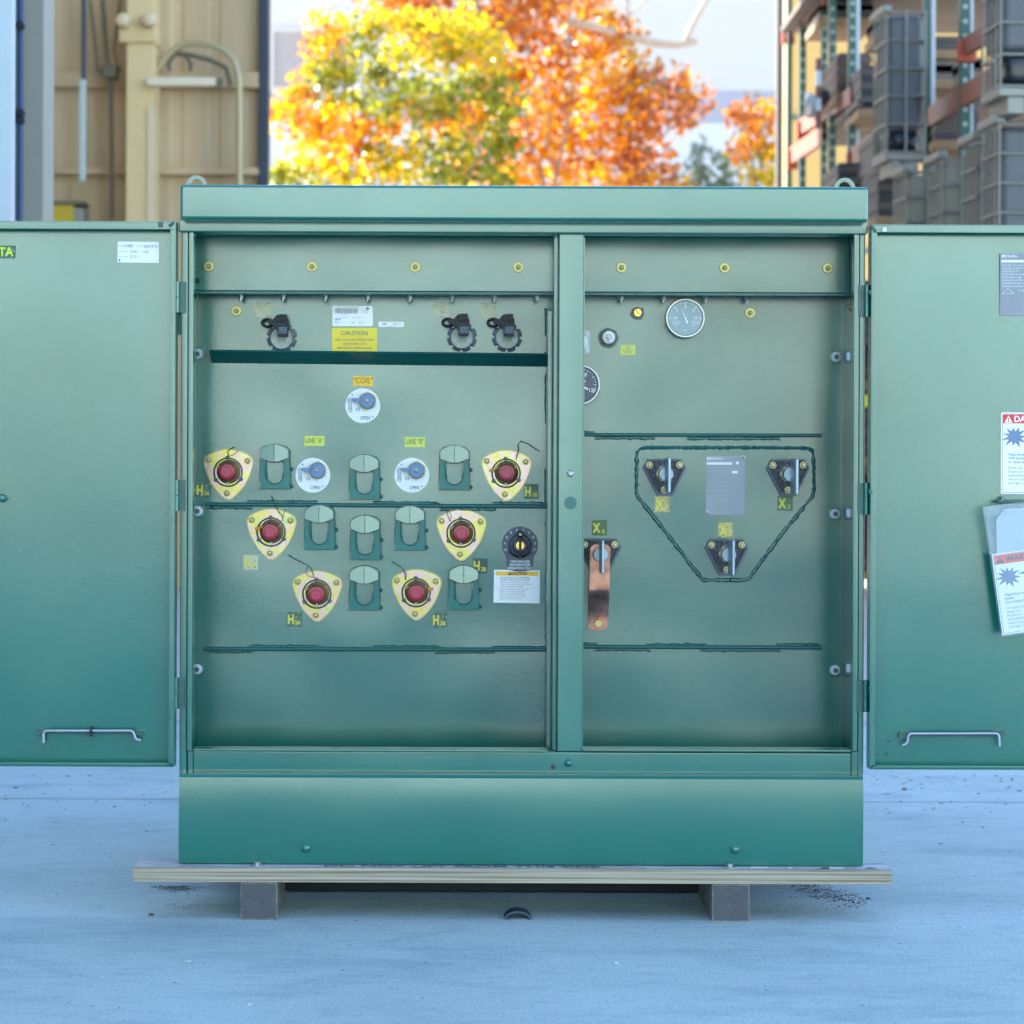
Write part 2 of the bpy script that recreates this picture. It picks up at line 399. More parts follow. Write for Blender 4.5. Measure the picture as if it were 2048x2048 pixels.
# ================================================================== SETTING
g = MB(); S_ = 300
g.add([(-S_, -S_, 0), (S_, -S_, 0), (S_, S_, 0), (-S_, S_, 0)], [(0, 1, 2, 3)], M['concrete'])
tag(g.build('ground', smooth=0), kind='structure')
g = MB(); g.add([(-30, 4.43, 0.004), (30, 4.43, 0.004), (30, 40, 0.004), (-30, 40, 0.004)], [(0, 1, 2, 3)], M['slab'])
tag(g.build('pavement', smooth=0), kind='structure')

# ------------------------------------------------------------------ open shed at the back left
def corrug(name, c, rough=0.6):
    m, n, l, b = newmat(name)
    tc = n.new('ShaderNodeTexCoord'); t = n.new('ShaderNodeTexNoise'); t.inputs['Scale'].default_value = 1.3; t.inputs['Detail'].default_value = 5
    mp = n.new('ShaderNodeMapping'); mp.inputs['Scale'].default_value = (2.5, 2, 0.35); l.new(tc.outputs['Object'], mp.inputs[0]); l.new(mp.outputs[0], t.inputs['Vector'])
    r = n.new('ShaderNodeValToRGB'); r.color_ramp.elements[0].position = 0.3; r.color_ramp.elements[0].color = (*[x * 0.72 for x in c], 1)
    r.color_ramp.elements[1].position = 0.68; r.color_ramp.elements[1].color = (*c, 1)
    l.new(t.outputs[0], r.inputs[0]); l.new(r.outputs[0], b.inputs['Base Color']); b.inputs['Roughness'].default_value = rough
    return m
M['tan'] = corrug('tan_sheeting', (0.68, 0.48, 0.27))
M['tancol'] = plain('tan_column', (0.80, 0.57, 0.28), 0.5, var=0.08)
M['tanlight'] = plain('pale_tan_trim', (0.80, 0.60, 0.36), 0.5)
M['darkcol'] = plain('dark_steel', (0.035, 0.045, 0.06), 0.5)
M['greyjamb'] = plain('grey_jamb', (0.31, 0.29, 0.235), 0.6, var=0.06)
M['paleblue'] = plain('pale_sheeting', (0.44, 0.50, 0.53), 0.5, var=0.05)
M['bluepipe'] = plain('blue_paint', (0.004, 0.045, 0.13), 0.45)
M['clampdark'] = plain('dark_clamp', (0.01, 0.012, 0.03), 0.5)
M['cable'] = plain('dark_cable', (0.16, 0.13, 0.08), 0.5)
M['conduit'] = plain('tan_conduit', (0.50, 0.40, 0.22), 0.4, 0.3)
M['roof'] = plain('roof_sheet', (0.5, 0.45, 0.36), 0.6)
lamp_m, n_, l_, b_ = newmat('pale_tube')
b_.inputs['Base Color'].default_value = (0.86, 0.70, 0.48, 1); b_.inputs['Roughness'].default_value = 0.35

YB2 = 15.0
shed = empty('storage_shed', (-5, 9, 0), 'tan open fronted steel shed with column, girts and roof at the back left', 'shed')
m = MB()
x0, x1, _, _ = rect(-900, 0, 518, 100, YB2)
nrib = int((x1 - x0) / 0.30); pts = []
for i in range(nrib):
    a = x0 + (x1 - x0) * i / nrib; w_ = (x1 - x0) / nrib
    pts += [(a, 0.0), (a + w_ * 0.62, 0.0), (a + w_ * 0.70, 0.012), (a + w_ * 0.92, 0.012)]
pts.append((x1, 0.0))
vs = [(x, YB2 + d, z) for z in (0, 8.4) for x, d in pts]; k = len(pts)
m.add(vs, [(i, i + 1, i + 1 + k, i + k) for i in range(k - 1)], M['tan'])
m.build('back_wall', shed, smooth=0)
m = MB()
for (u0, v0, u1, v1, d) in ((-600, 142, 518, 174, 0.10), (-600, 333, 518, 348, 0.10)):
    m = MB(); m.bx(u0, v0, u1, v1, YB2 - d, YB2 - 0.005, M['tan'], 0.006)
    m.box(*rect(u0, v1, u1, v1 + 5, YB2 - d)[:2], YB2 - d - 0.03, YB2 - 0.006, *rect(u0, v1 - 6, u1, v1 - 1, YB2 - d)[2:], M['tan'])
    m.build('girt', shed)
for (u0, u1, ya) in ((252, 307, YB2 - 0.55), (-460, -405, YB2 - 0.55)):
    m = MB(); a, b, c, d = rect(u0, 82, u1, 600, ya); m.box(a, b, ya, ya + 0.4, 0, 8.2, M['tancol'], 0.008)
    a, b, _, _ = rect(u1 - 12, 82, u1 + 1, 600, ya - 0.02); m.box(a, b, ya - 0.02, ya - 0.003, 0, 3.98, M['tanlight'])
    o = m.build('column', shed)
    m = MB(); m.bx(u0 - 14, 49, u1 + 4, 84, ya - 0.05, ya + 0.3, M['tancol'], 0.01); m.build('bracket', o)
m = MB(); a, b, _, _ = rect(516, 0, 537, 100, YB2 - 0.1); m.box(a, b, YB2 - 0.1, YB2 + 0.12, 0, 8.4, M['darkcol'], 0.006); m.build('corner_post', shed)
m = MB(); m.box(-30, -1.95, 3.6, 15.25, 8.4, 8.65, M['roof']); m.build('roof', shed)
m = MB(); m.box(-34, -7, -15, 3.5, 0.01, 8.6, M['paleblue']); m.build('sun_blocker_side', shed)  # unseen block added to shade the ground behind the camera
m = MB(); m.box(-30, -2.9, 15.4, 21, 0.01, 11.5, M['tan']); m.build('sun_blocker_rear', shed)  # hidden block added to keep the sun off the nearer rack bays
m = MB()
x0, x1, _, _ = rect(22, 0, 88, 100, 6.0); m.box(x1 - 1.1, x1, 6.0, 6.3, 0, 8.38, M['greyjamb'], 0.006)
m.build('jamb', shed)
m = MB(); x1 = P(21, 500, 3.0)[0]
nr = 14; w_ = 0.3; pts = [(x1, 0)]
for i in range(nr):
    a = x1 - i * w_; pts += [(a - 0.2, 0), (a - 0.22, 0.03), (a - 0.28, 0.03), (a - 0.3, 0)]
k = len(pts); vs = [(x, 3.0 + d, z) for z in (0.02, 8.3) for x, d in pts] + [(x, 3.08, z) for z in (0.02, 8.3) for x, d in pts]
m.add(vs, [(i, i + 1, i + 1 + k, i + k) for i in range(k - 1)] + [(2 * k + i, 3 * k + i, 3 * k + i + 1, 2 * k + i + 1) for i in range(k - 1)] + [(0, k, 3 * k, 2 * k)], M['paleblue'])
m.build('front_wall', shed, smooth=0)
m = MB(); xa = P(39.5, 0, 5.9)[0]; m.tube([(xa, 5.92, 0.05), (xa, 5.92, 8.3)], 0.0165, M['bluepipe'], 12); pp_ = m.build('pipe', shed)
for v_ in (51, 226, 240):
    m = MB(); za = P(39, v_, 5.9)[1]; m.lathe(xa, za, [(0.022, 5.885), (0.024, 5.9), (0.024, 5.93), (0.02, 5.945)], M['clampdark'], 12); m.build('clamp', pp_)
m = MB(); m.bx(293, 154, 432, 171, YB2 - 0.66, YB2 - 0.58, lamp_m, 0.01); tube_l = m.build('light_fixture', shed)
m = MB(); m.bx(432, 156, 446, 176, YB2 - 0.66, YB2 - 0.55, M['cable'], 0.004); m.build('end_cap', tube_l)
for (uu, vv) in ((246, 40), (299, 39)):
    m = MB(); x_, z_ = P(uu, vv, YB2 - 0.7); m.lathe(x_, z_, [(0.02, YB2 - 0.76), (0.05, YB2 - 0.74), (0.062, YB2 - 0.68), (0.05, YB2 - 0.55)], M['tanlight'], 16)
    m.build('lamp_head', shed)
def poly_tube(mb, pts, y, r, mat, n=10): mb.tube([(P(u, v, y)[0], y, P(u, v, y)[1]) for u, v in pts], r, mat, n)
m = MB(); poly_tube(m, [(478, 1180), (478, 170), (476, 150), (468, 122), (450, 102), (425, 91), (398, 87), (370, 88), (350, 97), (334, 113), (320, 132), (313, 142)], YB2 - 0.35, 0.027, M['conduit'])
m.build('conduit', shed)
for pts, r in (([(334, 112), (352, 105), (380, 110), (420, 120), (452, 135), (462, 170)], 0.02), ([(340, 142), (337, 125), (350, 108), (372, 112), (382, 128), (380, 142)], 0.02),
               ([(205, 0), (214, 120), (222, 170), (224, 440)], 0.022), ([(180, 0), (196, 140), (205, 150)], 0.015), ([(240, 0), (228, 100), (240, 142)], 0.012)):
    m = MB(); poly_tube(m, pts, YB2 - 0.3, r, M['cable']); m.build('cable', shed)
m = MB(); m.bx(203, 128, 232, 155, YB2 - 0.4, YB2 - 0.2, M['cable'], 0.02); m.build('junction_box', shed)
m = MB(); poly_tube(m, [(168, -20), (168, 330)], YB2 - 0.9, 0.022, M['darkcol']); m.build('downpipe', shed)
m = MB(); m.bx(158, 158, 170, 362, YB2 - 1.0, YB2 - 0.94, plain('white_strip', (0.52, 0.56, 0.50), 0.4), 0.008); m.build('pole_sleeve', shed)
m = MB(); m.bx(60, 402, 168, 409, YB2 - 0.3, YB2 - 0.02, M['cable']); m.bx(88, 409, 148, 445, YB2 - 0.28, YB2 - 0.02, plain('ochre_sign', (0.62, 0.42, 0.03), 0.5), 0.01)
m.bx(148, 415, 168, 445, YB2 - 0.28, YB2 - 0.02, M['greyjamb'], 0.01); m.build('control_panel', shed)

# ------------------------------------------------------------------ unseen hall, added and tinted for its reflection in the cabinet paint
hall = empty('reflection_hall', (4, -34, 0), 'unseen pale green hall behind the camera, added for the cabinet to reflect', 'building')
m = MB(); m.box(-26, 34, -42, -32, 0, 11, plain('reflection_hall_tint', (0.66, 0.80, 0.74), 0.6)); m.build('wall', hall)
m = MB(); m.box(-26.3, 34.3, -42.3, -31.7, 11, 11.4, M['roof']); m.build('roof', hall)
for i in range(5):
    m = MB(); m.box(-20 + i * 11, -15 + i * 11, -32.06, -31.99, 0, 4.5, M['greyjamb']); m.build('roller_door', hall)

# ------------------------------------------------------------------ white warehouse far behind
YW = 54.0
M['whitewall'] = plain('white_panel_wall', (0.56, 0.505, 0.445), 0.7, var=0.02, vscale=0.4)
M['whitewall2'] = plain('white_lower_wall', (0.60, 0.57, 0.54), 0.7)
M['band'] = plain('grey_band', (0.36, 0.34, 0.38), 0.7)
M['louvre'] = plain('louvre_slat', (0.66, 0.58, 0.54), 0.6)
M['louvre_dark'] = plain('louvre_gap', (0.52, 0.45, 0.43), 0.7)
wh = empty('warehouse', (0, YW, 0), 'large white warehouse with a grey band and louvred windows behind the autumn trees', 'warehouse')
zb0, zb1 = P(1450, 246, YW)[1], P(1450, 183, YW)[1]
m = MB(); m.box(-22, 26, YW, YW + 12, zb1, 15.5, M['whitewall'])
m.build('wall', wh)
m = MB(); m.box(-22, 26, YW - 0.05, YW + 12.05, 0, zb0, M['whitewall2']); m.build('lower_wall', wh)
m = MB(); m.box(-22.02, 26.02, YW - 0.08, YW + 12.08, zb0, zb1, M['band']); m.build('band', wh)
for i in range(5):
    m = MB(); xx = -19 + i * 9.3
    m.box(xx, xx + 0.05, YW - 0.015, YW - 0.002, zb1 + 0.01, 15.4, M['whitewall2']); m.build('panel_seam', wh)
for (u0, u1) in ((548, 614), (620, 686), (-60, 10), (14, 84)):
    m = MB(); a, b, c, d = rect(u0, 64, u1, 176, YW - 0.1)
    m.box(a, b, YW - 0.06, YW - 0.004, c, d, M['louvre_dark'])
    for (p, q, r_, s_) in ((a - 0.09, a, c - 0.09, d + 0.09), (b, b + 0.09, c - 0.09, d + 0.09), (a, b, c - 0.09, c), (a, b, d, d + 0.09)): m.box(p, q, YW - 0.16, YW - 0.005, r_, s_, M['whitewall'])
    ns = 17
    for i in range(ns):
        z0 = c + (d - c) * i / ns; m.add([(a, YW - 0.14, z0), (b, YW - 0.14, z0), (b, YW - 0.06, z0 + (d - c) / ns * 0.95), (a, YW - 0.06, z0 + (d - c) / ns * 0.95)], [(0, 1, 2, 3)], M['louvre'])
    m.build('louvre_window', wh, smooth=0)

# ------------------------------------------------------------------ trees
def leafmat(name, c, tr=0.5):
    m = bpy.data.materials.new(name); m.use_nodes = True; n = m.node_tree.nodes; l = m.node_tree.links
    b = n['Principled BSDF']; b.inputs['Roughness'].default_value = 0.38; b.inputs['Base Color'].default_value = (*c, 1)
    t = n.new('ShaderNodeBsdfTranslucent'); t.inputs[0].default_value = (*[min(1, x * 1.25) for x in c], 1)
    mx = n.new('ShaderNodeMixShader'); mx.inputs[0].default_value = tr
    l.new(b.outputs[0], mx.inputs[1]); l.new(t.outputs[0], mx.inputs[2]); l.new(mx.outputs[0], n['Material Output'].inputs[0])
    return m
LEAF = {'orange': leafmat('leaf_orange', (0.66, 0.24, 0.006)), 'gold': leafmat('leaf_gold', (0.70, 0.38, 0.008)), 'rust': leafmat('leaf_rust', (0.40, 0.14, 0.05)),
        'yellow': leafmat('leaf_yellow', (0.58, 0.44, 0.008)), 'lime': leafmat('leaf_lime', (0.30, 0.33, 0.012)), 'green': leafmat('leaf_green', (0.24, 0.27, 0.03)), 'dull': leafmat('leaf_dull', (0.22, 0.27, 0.22)),
        'deep': leafmat('leaf_deep', (0.13, 0.17, 0.03))}
M['bark'] = plain('bark', (0.22, 0.17, 0.13), 0.85, bump=0.02, bscale=9, var=0.3)
M['barepale'] = plain('pale_bark', (0.40, 0.33, 0.26), 0.8, var=0.2)
def leaves(name, clumps, parent, size, seed):
    rnd = random.Random(seed); mb = MB()
    keys = list(LEAF)
    for k in keys: mb.mi(LEAF[k])
    vs, fs, ms = [], [], []
    for (c, rad, cnt, pal) in clumps:
        names = [p for p, _ in pal]; wts = [w for _, w in pal]
        for _ in range(cnt):
            d = Vector((rnd.gauss(0, 1), rnd.gauss(0, 1), rnd.gauss(0, 0.8))); d.normalize()
            p = Vector(c) + d * rad * (rnd.random() ** 0.45)
            nrm = Vector((rnd.gauss(0, 1), rnd.gauss(0, 1), rnd.gauss(0, 1) + 0.6)).normalized()
            a = nrm.orthogonal().normalized(); a = Matrix.Rotation(rnd.random() * 6.28, 3, nrm) @ a; b = nrm.cross(a)
            s = size * rnd.uniform(0.65, 1.35); o = len(vs)
            vs += [p - a * s, p - a * s * 0.1 + b * s * 0.62 - nrm * s * 0.12, p + a * s, p - a * s * 0.1 - b * s * 0.62 - nrm * s * 0.12]
            fs.append((o, o + 1, o + 2, o + 3)); ms.append(keys.index(rnd.choices(names, wts)[0]))
    mb.v = [tuple(v) for v in vs]; mb.f = [list(f) for f in fs]; mb.m = ms
    me = bpy.data.meshes.new(name); w = wloc(parent)
    me.from_pydata([(v[0] - w.x, v[1] - w.y, v[2] - w.z) for v in mb.v], [], mb.f)
    for k in keys: me.materials.append(LEAF[k])
    me.polygons.foreach_set('material_index', ms); me.update()
    o = bpy.data.objects.new(name, me); COL.objects.link(o); o.parent = parent
    return o
def limb(mb, p0, p1, r0, r1, seed, mat, n=9, wob=0.12):
    rnd = random.Random(seed); p0, p1 = Vector(p0), Vector(p1); L = (p1 - p0).length
    pts = [p0.lerp(p1, i / n) + (Vector((rnd.uniform(-1, 1), rnd.uniform(-1, 1), rnd.uniform(-1, 1))) * wob * L * 0.25 if 0 < i < n else Vector((0, 0, 0))) for i in range(n + 1)]
    mb.tube(pts, lambda t: r0 + (r1 - r0) * t, mat, 8); return pts
def tree(label, x, y, h, fork, clumps, name, size, seed, group, r=0.19):
    t = empty(name, (x, y, 0), label, 'tree', group)
    mb = MB(); limb(mb, (x, y, -0.05), (x + 0.1, y, fork), r, r * 0.7, seed, M['bark'], wob=0.05)
    tr = mb.build('trunk', t)
    for i, (c, rad, cnt, pal) in enumerate(clumps[::max(1, len(clumps) // 16)]):
        mb = MB(); limb(mb, (x + 0.1, y, fork - 0.1), c, r * 0.26, 0.012, seed + i, M['bark']); mb.build('limb', tr)
    leaves('crown', clumps, t, size, seed)
    return t
def at(u, v, y): a = P(u, v, y); return (a[0], y, a[1])
PO = [('orange', 5), ('gold', 4), ('rust', 3), ('yellow', 0.6)]; PG = [('gold', 6), ('orange', 3), ('yellow', 1.5), ('rust', 1.2)]
PR = [('rust', 6), ('orange', 2.4), ('gold', 0.6), ('dull', 0.6)]
PY = [('yellow', 6), ('lime', 3), ('gold', 1.5), ('green', 1)]; PL = [('lime', 3), ('green', 5), ('deep', 2.5), ('yellow', 1)]
rnd = random.Random(3)
YO = 36.0
# outline of the orange crown in the photo, clumps placed along it at real depth
spots = [(760, -10, PO), (830, -40, PO), (900, -30, PR), (980, -60, PO), (1060, -20, PR), (1130, 10, PR), (1180, 20, PO), (1200, 60, PO), (1240, 90, PG), (1150, 95, PR), (1060, 70, PR), (960, 40, PR), (880, 50, PR), (800, 30, PO),
         (1090, 130, PO), (1170, 150, PG), (1230, 150, PG), (1250, 200, PG), (1180, 215, PG), (1110, 195, PO), (1060, 240, PG), (1130, 260, PG), (1205, 270, PO), (1280, 200, PR), (1330, 185, PR), (1365, 200, PR), (1310, 235, PR),
         (1260, 275, PR), (1080, 300, PG), (1150, 325, PO), (1225, 330, PR), (1290, 315, PR), (1030, 345, PG), (1100, 370, PG), (1190, 385, PG), (1270, 380, PO), (1330, 390, PG), (1000, 200, PO), (1020, 150, PO), (960, 130, PR), (1010, 290, PO),
         (920, 330, PO), (860, 90, PO), (940, 240, PO)]
cl = []
for (u, v, pal) in spots:
    c = at(u, v, YO + rnd.uniform(-0.9, 1.6)); cl.append((c, rnd.uniform(0.42, 0.62), 150, pal))
for _ in range(46):
    a = rnd.uniform(0, 6.28); rr = rnd.uniform(0.3, 2.7); z = rnd.uniform(3.0, 5.6); cl.append(((1.0 + rr * math.cos(a), YO + 0.8 + rr * math.sin(a) * 0.7, z), 0.6, 90, PO))
for _ in range(14):
    cl.append(((rnd.uniform(-1.4, 2.0), YO + rnd.uniform(-1, 1), rnd.uniform(8.4, 10.2)), 0.6, 130, PR))
# stray sprays round the edge of the crown
for (u, v) in ((1385, 215), (1360, 240), (1300, 260), (1290, 150), (1255, 60), (1340, 355), (1305, 345), (750, 40)):
    cl.append((at(u, v, YO), 0.25, 30, PR))
rnd.shuffle(cl)
to = tree('big orange maple standing behind the cabinet with a bare limb on its right', 1.05, YO + 0.6, 9, 3.4, cl, 'maple_tree', 0.085, 11, 'autumn trees')
mb = MB()
pts = [(1140, 45), (1190, 55), (1230, 66), (1275, 78), (1310, 86), (1350, 90), (1380, 85), (1394, 82)]
mb.tube([at(u, v, YO) for u, v in pts], lambda t: 0.075 - 0.02 * t, M['barepale'], 8)
mb.tube([at(u, v, YO) for u, v in ((1372, 84), (1378, 66), (1386, 48), (1398, 26), (1408, 8), (1424, -14), (1450, -40))], lambda t: 0.055 - 0.02 * t, M['barepale'], 8)
mb.tube([at(u, v, YO) for u, v in ((1256, 40), (1254, 12), (1258, -18))], lambda t: 0.03, M['barepale'], 6)
mb.tube([at(u, v, YO) for u, v in ((1230, 66), (1250, 44), (1262, 28), (1300, -5))], lambda t: 0.02, M['barepale'], 6)
mb.build('bare_limb', to)
YG = 32.5
spots = [(655, 60, PO), (700, 60, PL), (760, 50, PY), (830, 45, PY), (890, 60, PY), (930, 45, PY), (650, 105, PO), (665, 130, PL), (720, 110, PL), (790, 105, PY), (850, 100, PY), (905, 110, PY), (965, 80, PY), (985, 110, PY),
         (640, 165, PL), (700, 160, PL), (760, 150, PL), (820, 165, PL), (880, 170, PL), (940, 160, PL), (990, 160, PL), (600, 190, PO), (575, 228, PO), (610, 235, PO), (660, 215, PY), (720, 205, PL), (780, 210, PL), (840, 205, PL), (900, 205, PL), (970, 200, PL), (1010, 215, PL),
         (640, 260, PG), (680, 250, PG), (720, 265, PG), (770, 255, PG), (830, 225, PG), (880, 235, PG), (930, 225, PG), (980, 240, PL), (620, 300, PY), (660, 305, PG), (700, 310, PG), (750, 300, PY), (800, 310, PY), (850, 290, PL), (910, 290, PL), (960, 300, PL), (1010, 290, PL),
         (600, 340, PY), (650, 345, PY), (700, 350, PY), (760, 345, PY), (820, 345, PY), (880, 345, PL), (940, 350, PL), (1000, 360, PL), (570, 350, PL), (620, 385, PL), (720, 390, PY), (820, 395, PY), (920, 395, PL), (1020, 400, PL)]
cl = []
for (u, v, pal) in spots:
    if pal is PO or pal is PG: pal = PG if rnd.random() < 0.5 else PO
    c = at(u, v, YG + rnd.uniform(-0.7, 1.2)); cl.append((c, rnd.uniform(0.28, 0.44), 105, pal))
for _ in range(30):
    a = rnd.uniform(0, 6.28); rr = rnd.uniform(0.2, 1.6); cl.append(((-1.0 + rr * math.cos(a), YG + 0.5 + rr * math.sin(a) * 0.7, rnd.uniform(2.6, 4.6)), 0.5, 80, PL))
for (u, v) in ((555, 215), (548, 232), (600, 150), (640, 92), (560, 345), (545, 360)):
    cl.append((at(u, v, YG), 0.16, 18, PO if v < 300 else PL))
rnd.shuffle(cl)
tree('yellow green maple in front of the big orange one', -1.0, YG + 0.4, 7, 2.6, cl, 'maple_tree', 0.075, 23, 'autumn trees', 0.14)
YS = 34.0; cl = []
for (u, v, pal) in ((1500, 215, PR), (1490, 235, PR), (1530, 240, PO), (1510, 260, PO), (1475, 232, PR), (1545, 285, PG), (1500, 285, PO), (1530, 310, PY), (1560, 320, PY), (1500, 330, PY), (1545, 350, PY), (1515, 365, PY), (1575, 290, PG), (1480, 300, PO), (1580, 360, PY), (1500, 395, PY), (1550, 400, PY), (1600, 330, PG), (1600, 390, PY), (1548, 220, PO), (1590, 250, PO)):
    cl.append((at(u, v, YS + rnd.uniform(-0.4, 0.6)), rnd.uniform(0.2, 0.3), 62, pal))
for _ in range(16):
    cl.append(((4.1 + rnd.uniform(-0.7, 0.7), YS + rnd.uniform(-0.5, 0.5), rnd.uniform(2.0, 4.2)), 0.45, 60, PY))
tree('small orange and yellow tree beside the pallet rack', 4.1, YS, 6, 2.2, cl, 'maple_tree', 0.07, 31, 'autumn trees', 0.09)
cl = []
for (u, v) in ((1398, 300), (1402, 320), (1395, 340), (1410, 345), (1390, 362), (1420, 370), (1445, 365), (1452, 345), (1370, 372), (1350, 376), (1430, 390), (1390, 395), (1455, 320), (1465, 385)):
    cl.append((at(u, v, 47), 0.3, 34, [('dull', 4), ('green', 1)]))
for _ in range(10): cl.append(((4.4 + rnd.uniform(-0.6, 0.6), 47 + rnd.uniform(-0.4, 0.4), rnd.uniform(1.8, 5)), 0.5, 40, [('dull', 4), ('green', 1)]))
tree('thin dull green sapling in front of the white warehouse wall', 4.4, 47, 6, 2.0, cl, 'sapling', 0.09, 41, None, 0.07)
# street lamp arm left of the trees
sl = empty('street_lamp', (at(716, 0, 44)[0], 44, 0), 'grey street lamp with curved arm beside the yellow green tree', 'street lamp')
mb = MB(); xx = at(716, 0, 44)[0]; lm = plain('lamp_grey', (0.5, 0.5, 0.58), 0.5)
mb.tube([(xx, 44, 0)] + [at(u, v, 44) for u, v in ((716, 330), (716, 120), (712, 75), (704, 52), (692, 36), (676, 24), (662, 17))], 0.055, lm, 8); mb.build('pole', sl)
mb = MB(); a = at(658, 14, 44); mb.box(a[0] - 0.2, a[0] + 0.12, 43.85, 44.15, a[2] - 0.06, a[2] + 0.05, lm, 0.03); mb.build('lamp_head', sl)

# ------------------------------------------------------------------ pallet racking and totes at the right
M['rackgreen'] = plain('rack_green', (0.025, 0.085, 0.06), 0.45)
M['rackorange'] = plain('rack_orange', (0.26, 0.085, 0.055), 0.5, var=0.2, vscale=6)
M['rackred'] = plain('rack_connector', (0.45, 0.06, 0.02), 0.45)
M['deck'] = plain('rack_deck', (0.10, 0.075, 0.06), 0.7, var=0.4, vscale=3)
M['taupe'] = plain('taupe_post', (0.19, 0.16, 0.13), 0.6)
M['hole'] = plain('punched_hole', (0.35, 0.38, 0.32), 0.5)
M['tank'] = plain('grey_tank', (0.085, 0.083, 0.092), 0.45, var=0.1, vscale=4)
M['tank_beige'] = plain('beige_tank', (0.22, 0.19, 0.14), 0.5, var=0.1, vscale=4)
M['tank_black'] = plain('black_tank', (0.008, 0.010, 0.014), 0.25)
M['cage'] = plain('cage_steel', (0.22, 0.21, 0.18), 0.45, 0.5)
M['crate'] = plain('dark_crate', (0.03, 0.025, 0.025), 0.6, var=0.4, vscale=3)
M['woodp'] = plain('pallet_wood', (0.30, 0.18, 0.09), 0.8, var=0.3, vscale=5)
M['yellowwall'] = plain('ochre_wall', (0.70, 0.42, 0.13), 0.7, var=0.06)
RV = (640.0, 920.0)                       # where the rack's length runs to
RDIR = Vector(((640 - PU) / F, 1, 0)).normalized(); RNRM = Vector((RDIR.y, -RDIR.x, 0))
def zon(u, X): return F * X / (u - 640.0)           # distance along the row of a point seen at u, X aside
rack = empty('pallet_rack', (5.0, 14, 0), 'tall green and orange pallet rack receding along the right side', 'pallet rack')
def post(u0, u1, y, mat, z1=6.2, holes=False, name='upright'):
    m = MB(); a, b, _, _ = rect(u0, 0, u1, 10, y); m.box(a, b, y, y + 0.08, 0, z1, mat, 0.004)
    if holes:
        z = 3.2
        while z < z1:
            m.lathe((a + b) / 2, z, [(0.016, y - 0.002), (0.018, y - 0.001)], M['hole'], 10); z += 0.1
    return m.build(name, rack)
post(1554, 1566, 18.4, M['taupe']); post(1576, 1585, 17.6, M['rackgreen'])
post(1600, 1613, 17.0, M['rackgreen'], holes=True); post(1644, 1655, 15.9, M['rackgreen'], holes=True); post(1659, 1673, 15.5, M['rackgreen'], holes=True)
post(1698, 1713, 14.7, M['rackgreen'], holes=True); post(1713.5, 1720, 14.78, M['galv'], name='brace')
post(1849, 1863, 12.1, M['rackgreen']); post(1864, 1871, 12.2, M['galv'], name='brace')
post(1921, 1941, 11.0, M['rackgreen'], holes=True); post(1941.5, 1947, 11.1, M['galv'], name='brace')
def beam(u0, v0, y0, u1, v1, y1, hgt, mat, thick=0.05):
    m = MB(); a, b = Vector(at(u0, v0, y0)), Vector(at(u1, v1, y1)); t = Vector((thick, 0, 0)); h = Vector((0, 0, hgt))
    m.add([a, b, b + h, a + h, a + t, b + t, b + t + h, a + t + h], [(0, 1, 2, 3), (5, 4, 7, 6), (3, 2, 6, 7), (4, 5, 1, 0), (1, 5, 6, 2), (4, 0, 3, 7)], mat)
    o = m.build('beam', rack, smooth=0)
    m = MB(); m.box(a.x - 0.03, a.x + 0.09, a.y - 0.04, a.y + 0.05, a.z - 0.05, a.z + hgt * 0.8, M['rackred'], 0.01); m.build('connector', o)
    return o
beam(1571, 78, 18.0, 1645, 10, 15.8, 0.13, M['rackorange']); beam(1600, 268, 17.0, 1700, 208, 14.6, 0.14, M['rackorange'])
beam(1580, 328, 17.5, 1643, 286, 15.9, 0.16, M['rackorange']); beam(1700, 336, 14.7, 1752, 300, 13.6, 0.16, M['rackorange'])
beam(1848, 258, 12.2, 1990, 172, 10.0, 0.14, M['rackorange']); beam(1760, 150, 13.2, 1800, 120, 12.6, 0.14, M['rackorange']); beam(1925, 110, 11.0, 1990, 75, 10.2, 0.12, M['rackorange'])
# decks and the loads on them
def deck(z, x0, x1, y0, y1):
    m = MB(); m.box(x0, x1, y0, y1, z, z + 0.05, M['deck']); m.build('deck', rack)
x_far = at(1600, 0, 17)[0]
m = MB(); 
for (y0, y1, xa, xb) in ((8.4, 12.6, 3.55, 5.6), (13.0, 17.6, 2.75, 5.0)):
    deck(2.0, xa, xb, y0, y1); deck(1.0, xa, xb, y0, y1)
deck(3.98, 3.0, 5.4, 14.2, 16.8); deck(5.15, 2.8, 5.2, 15, 17.6); deck(3.45, 3.9, 6, 10.8, 12.8)
yw = empty('ochre_building', (4, 24, 0), 'sunlit ochre building wall seen through the far end of the pallet rack', 'building')
m = MB(); a, b, _, _ = rect(1572, 0, 1800, 10, 24); m.box(a, b + 3, 24, 24.2, 0, 7.5, M['yellowwall']); m.build('wall', yw)
m = MB(); m.box(a - 0.1, b + 3.1, 23.9, 24.3, 7.5, 7.8, M['tanlight']); m.build('parapet', yw)
m = MB()
for zz in (3.6, 5.2): m.box(a + 0.01, b + 2.9, 23.97, 23.995, zz, zz + 0.06, M['taupe'])
m.build('seam', yw)
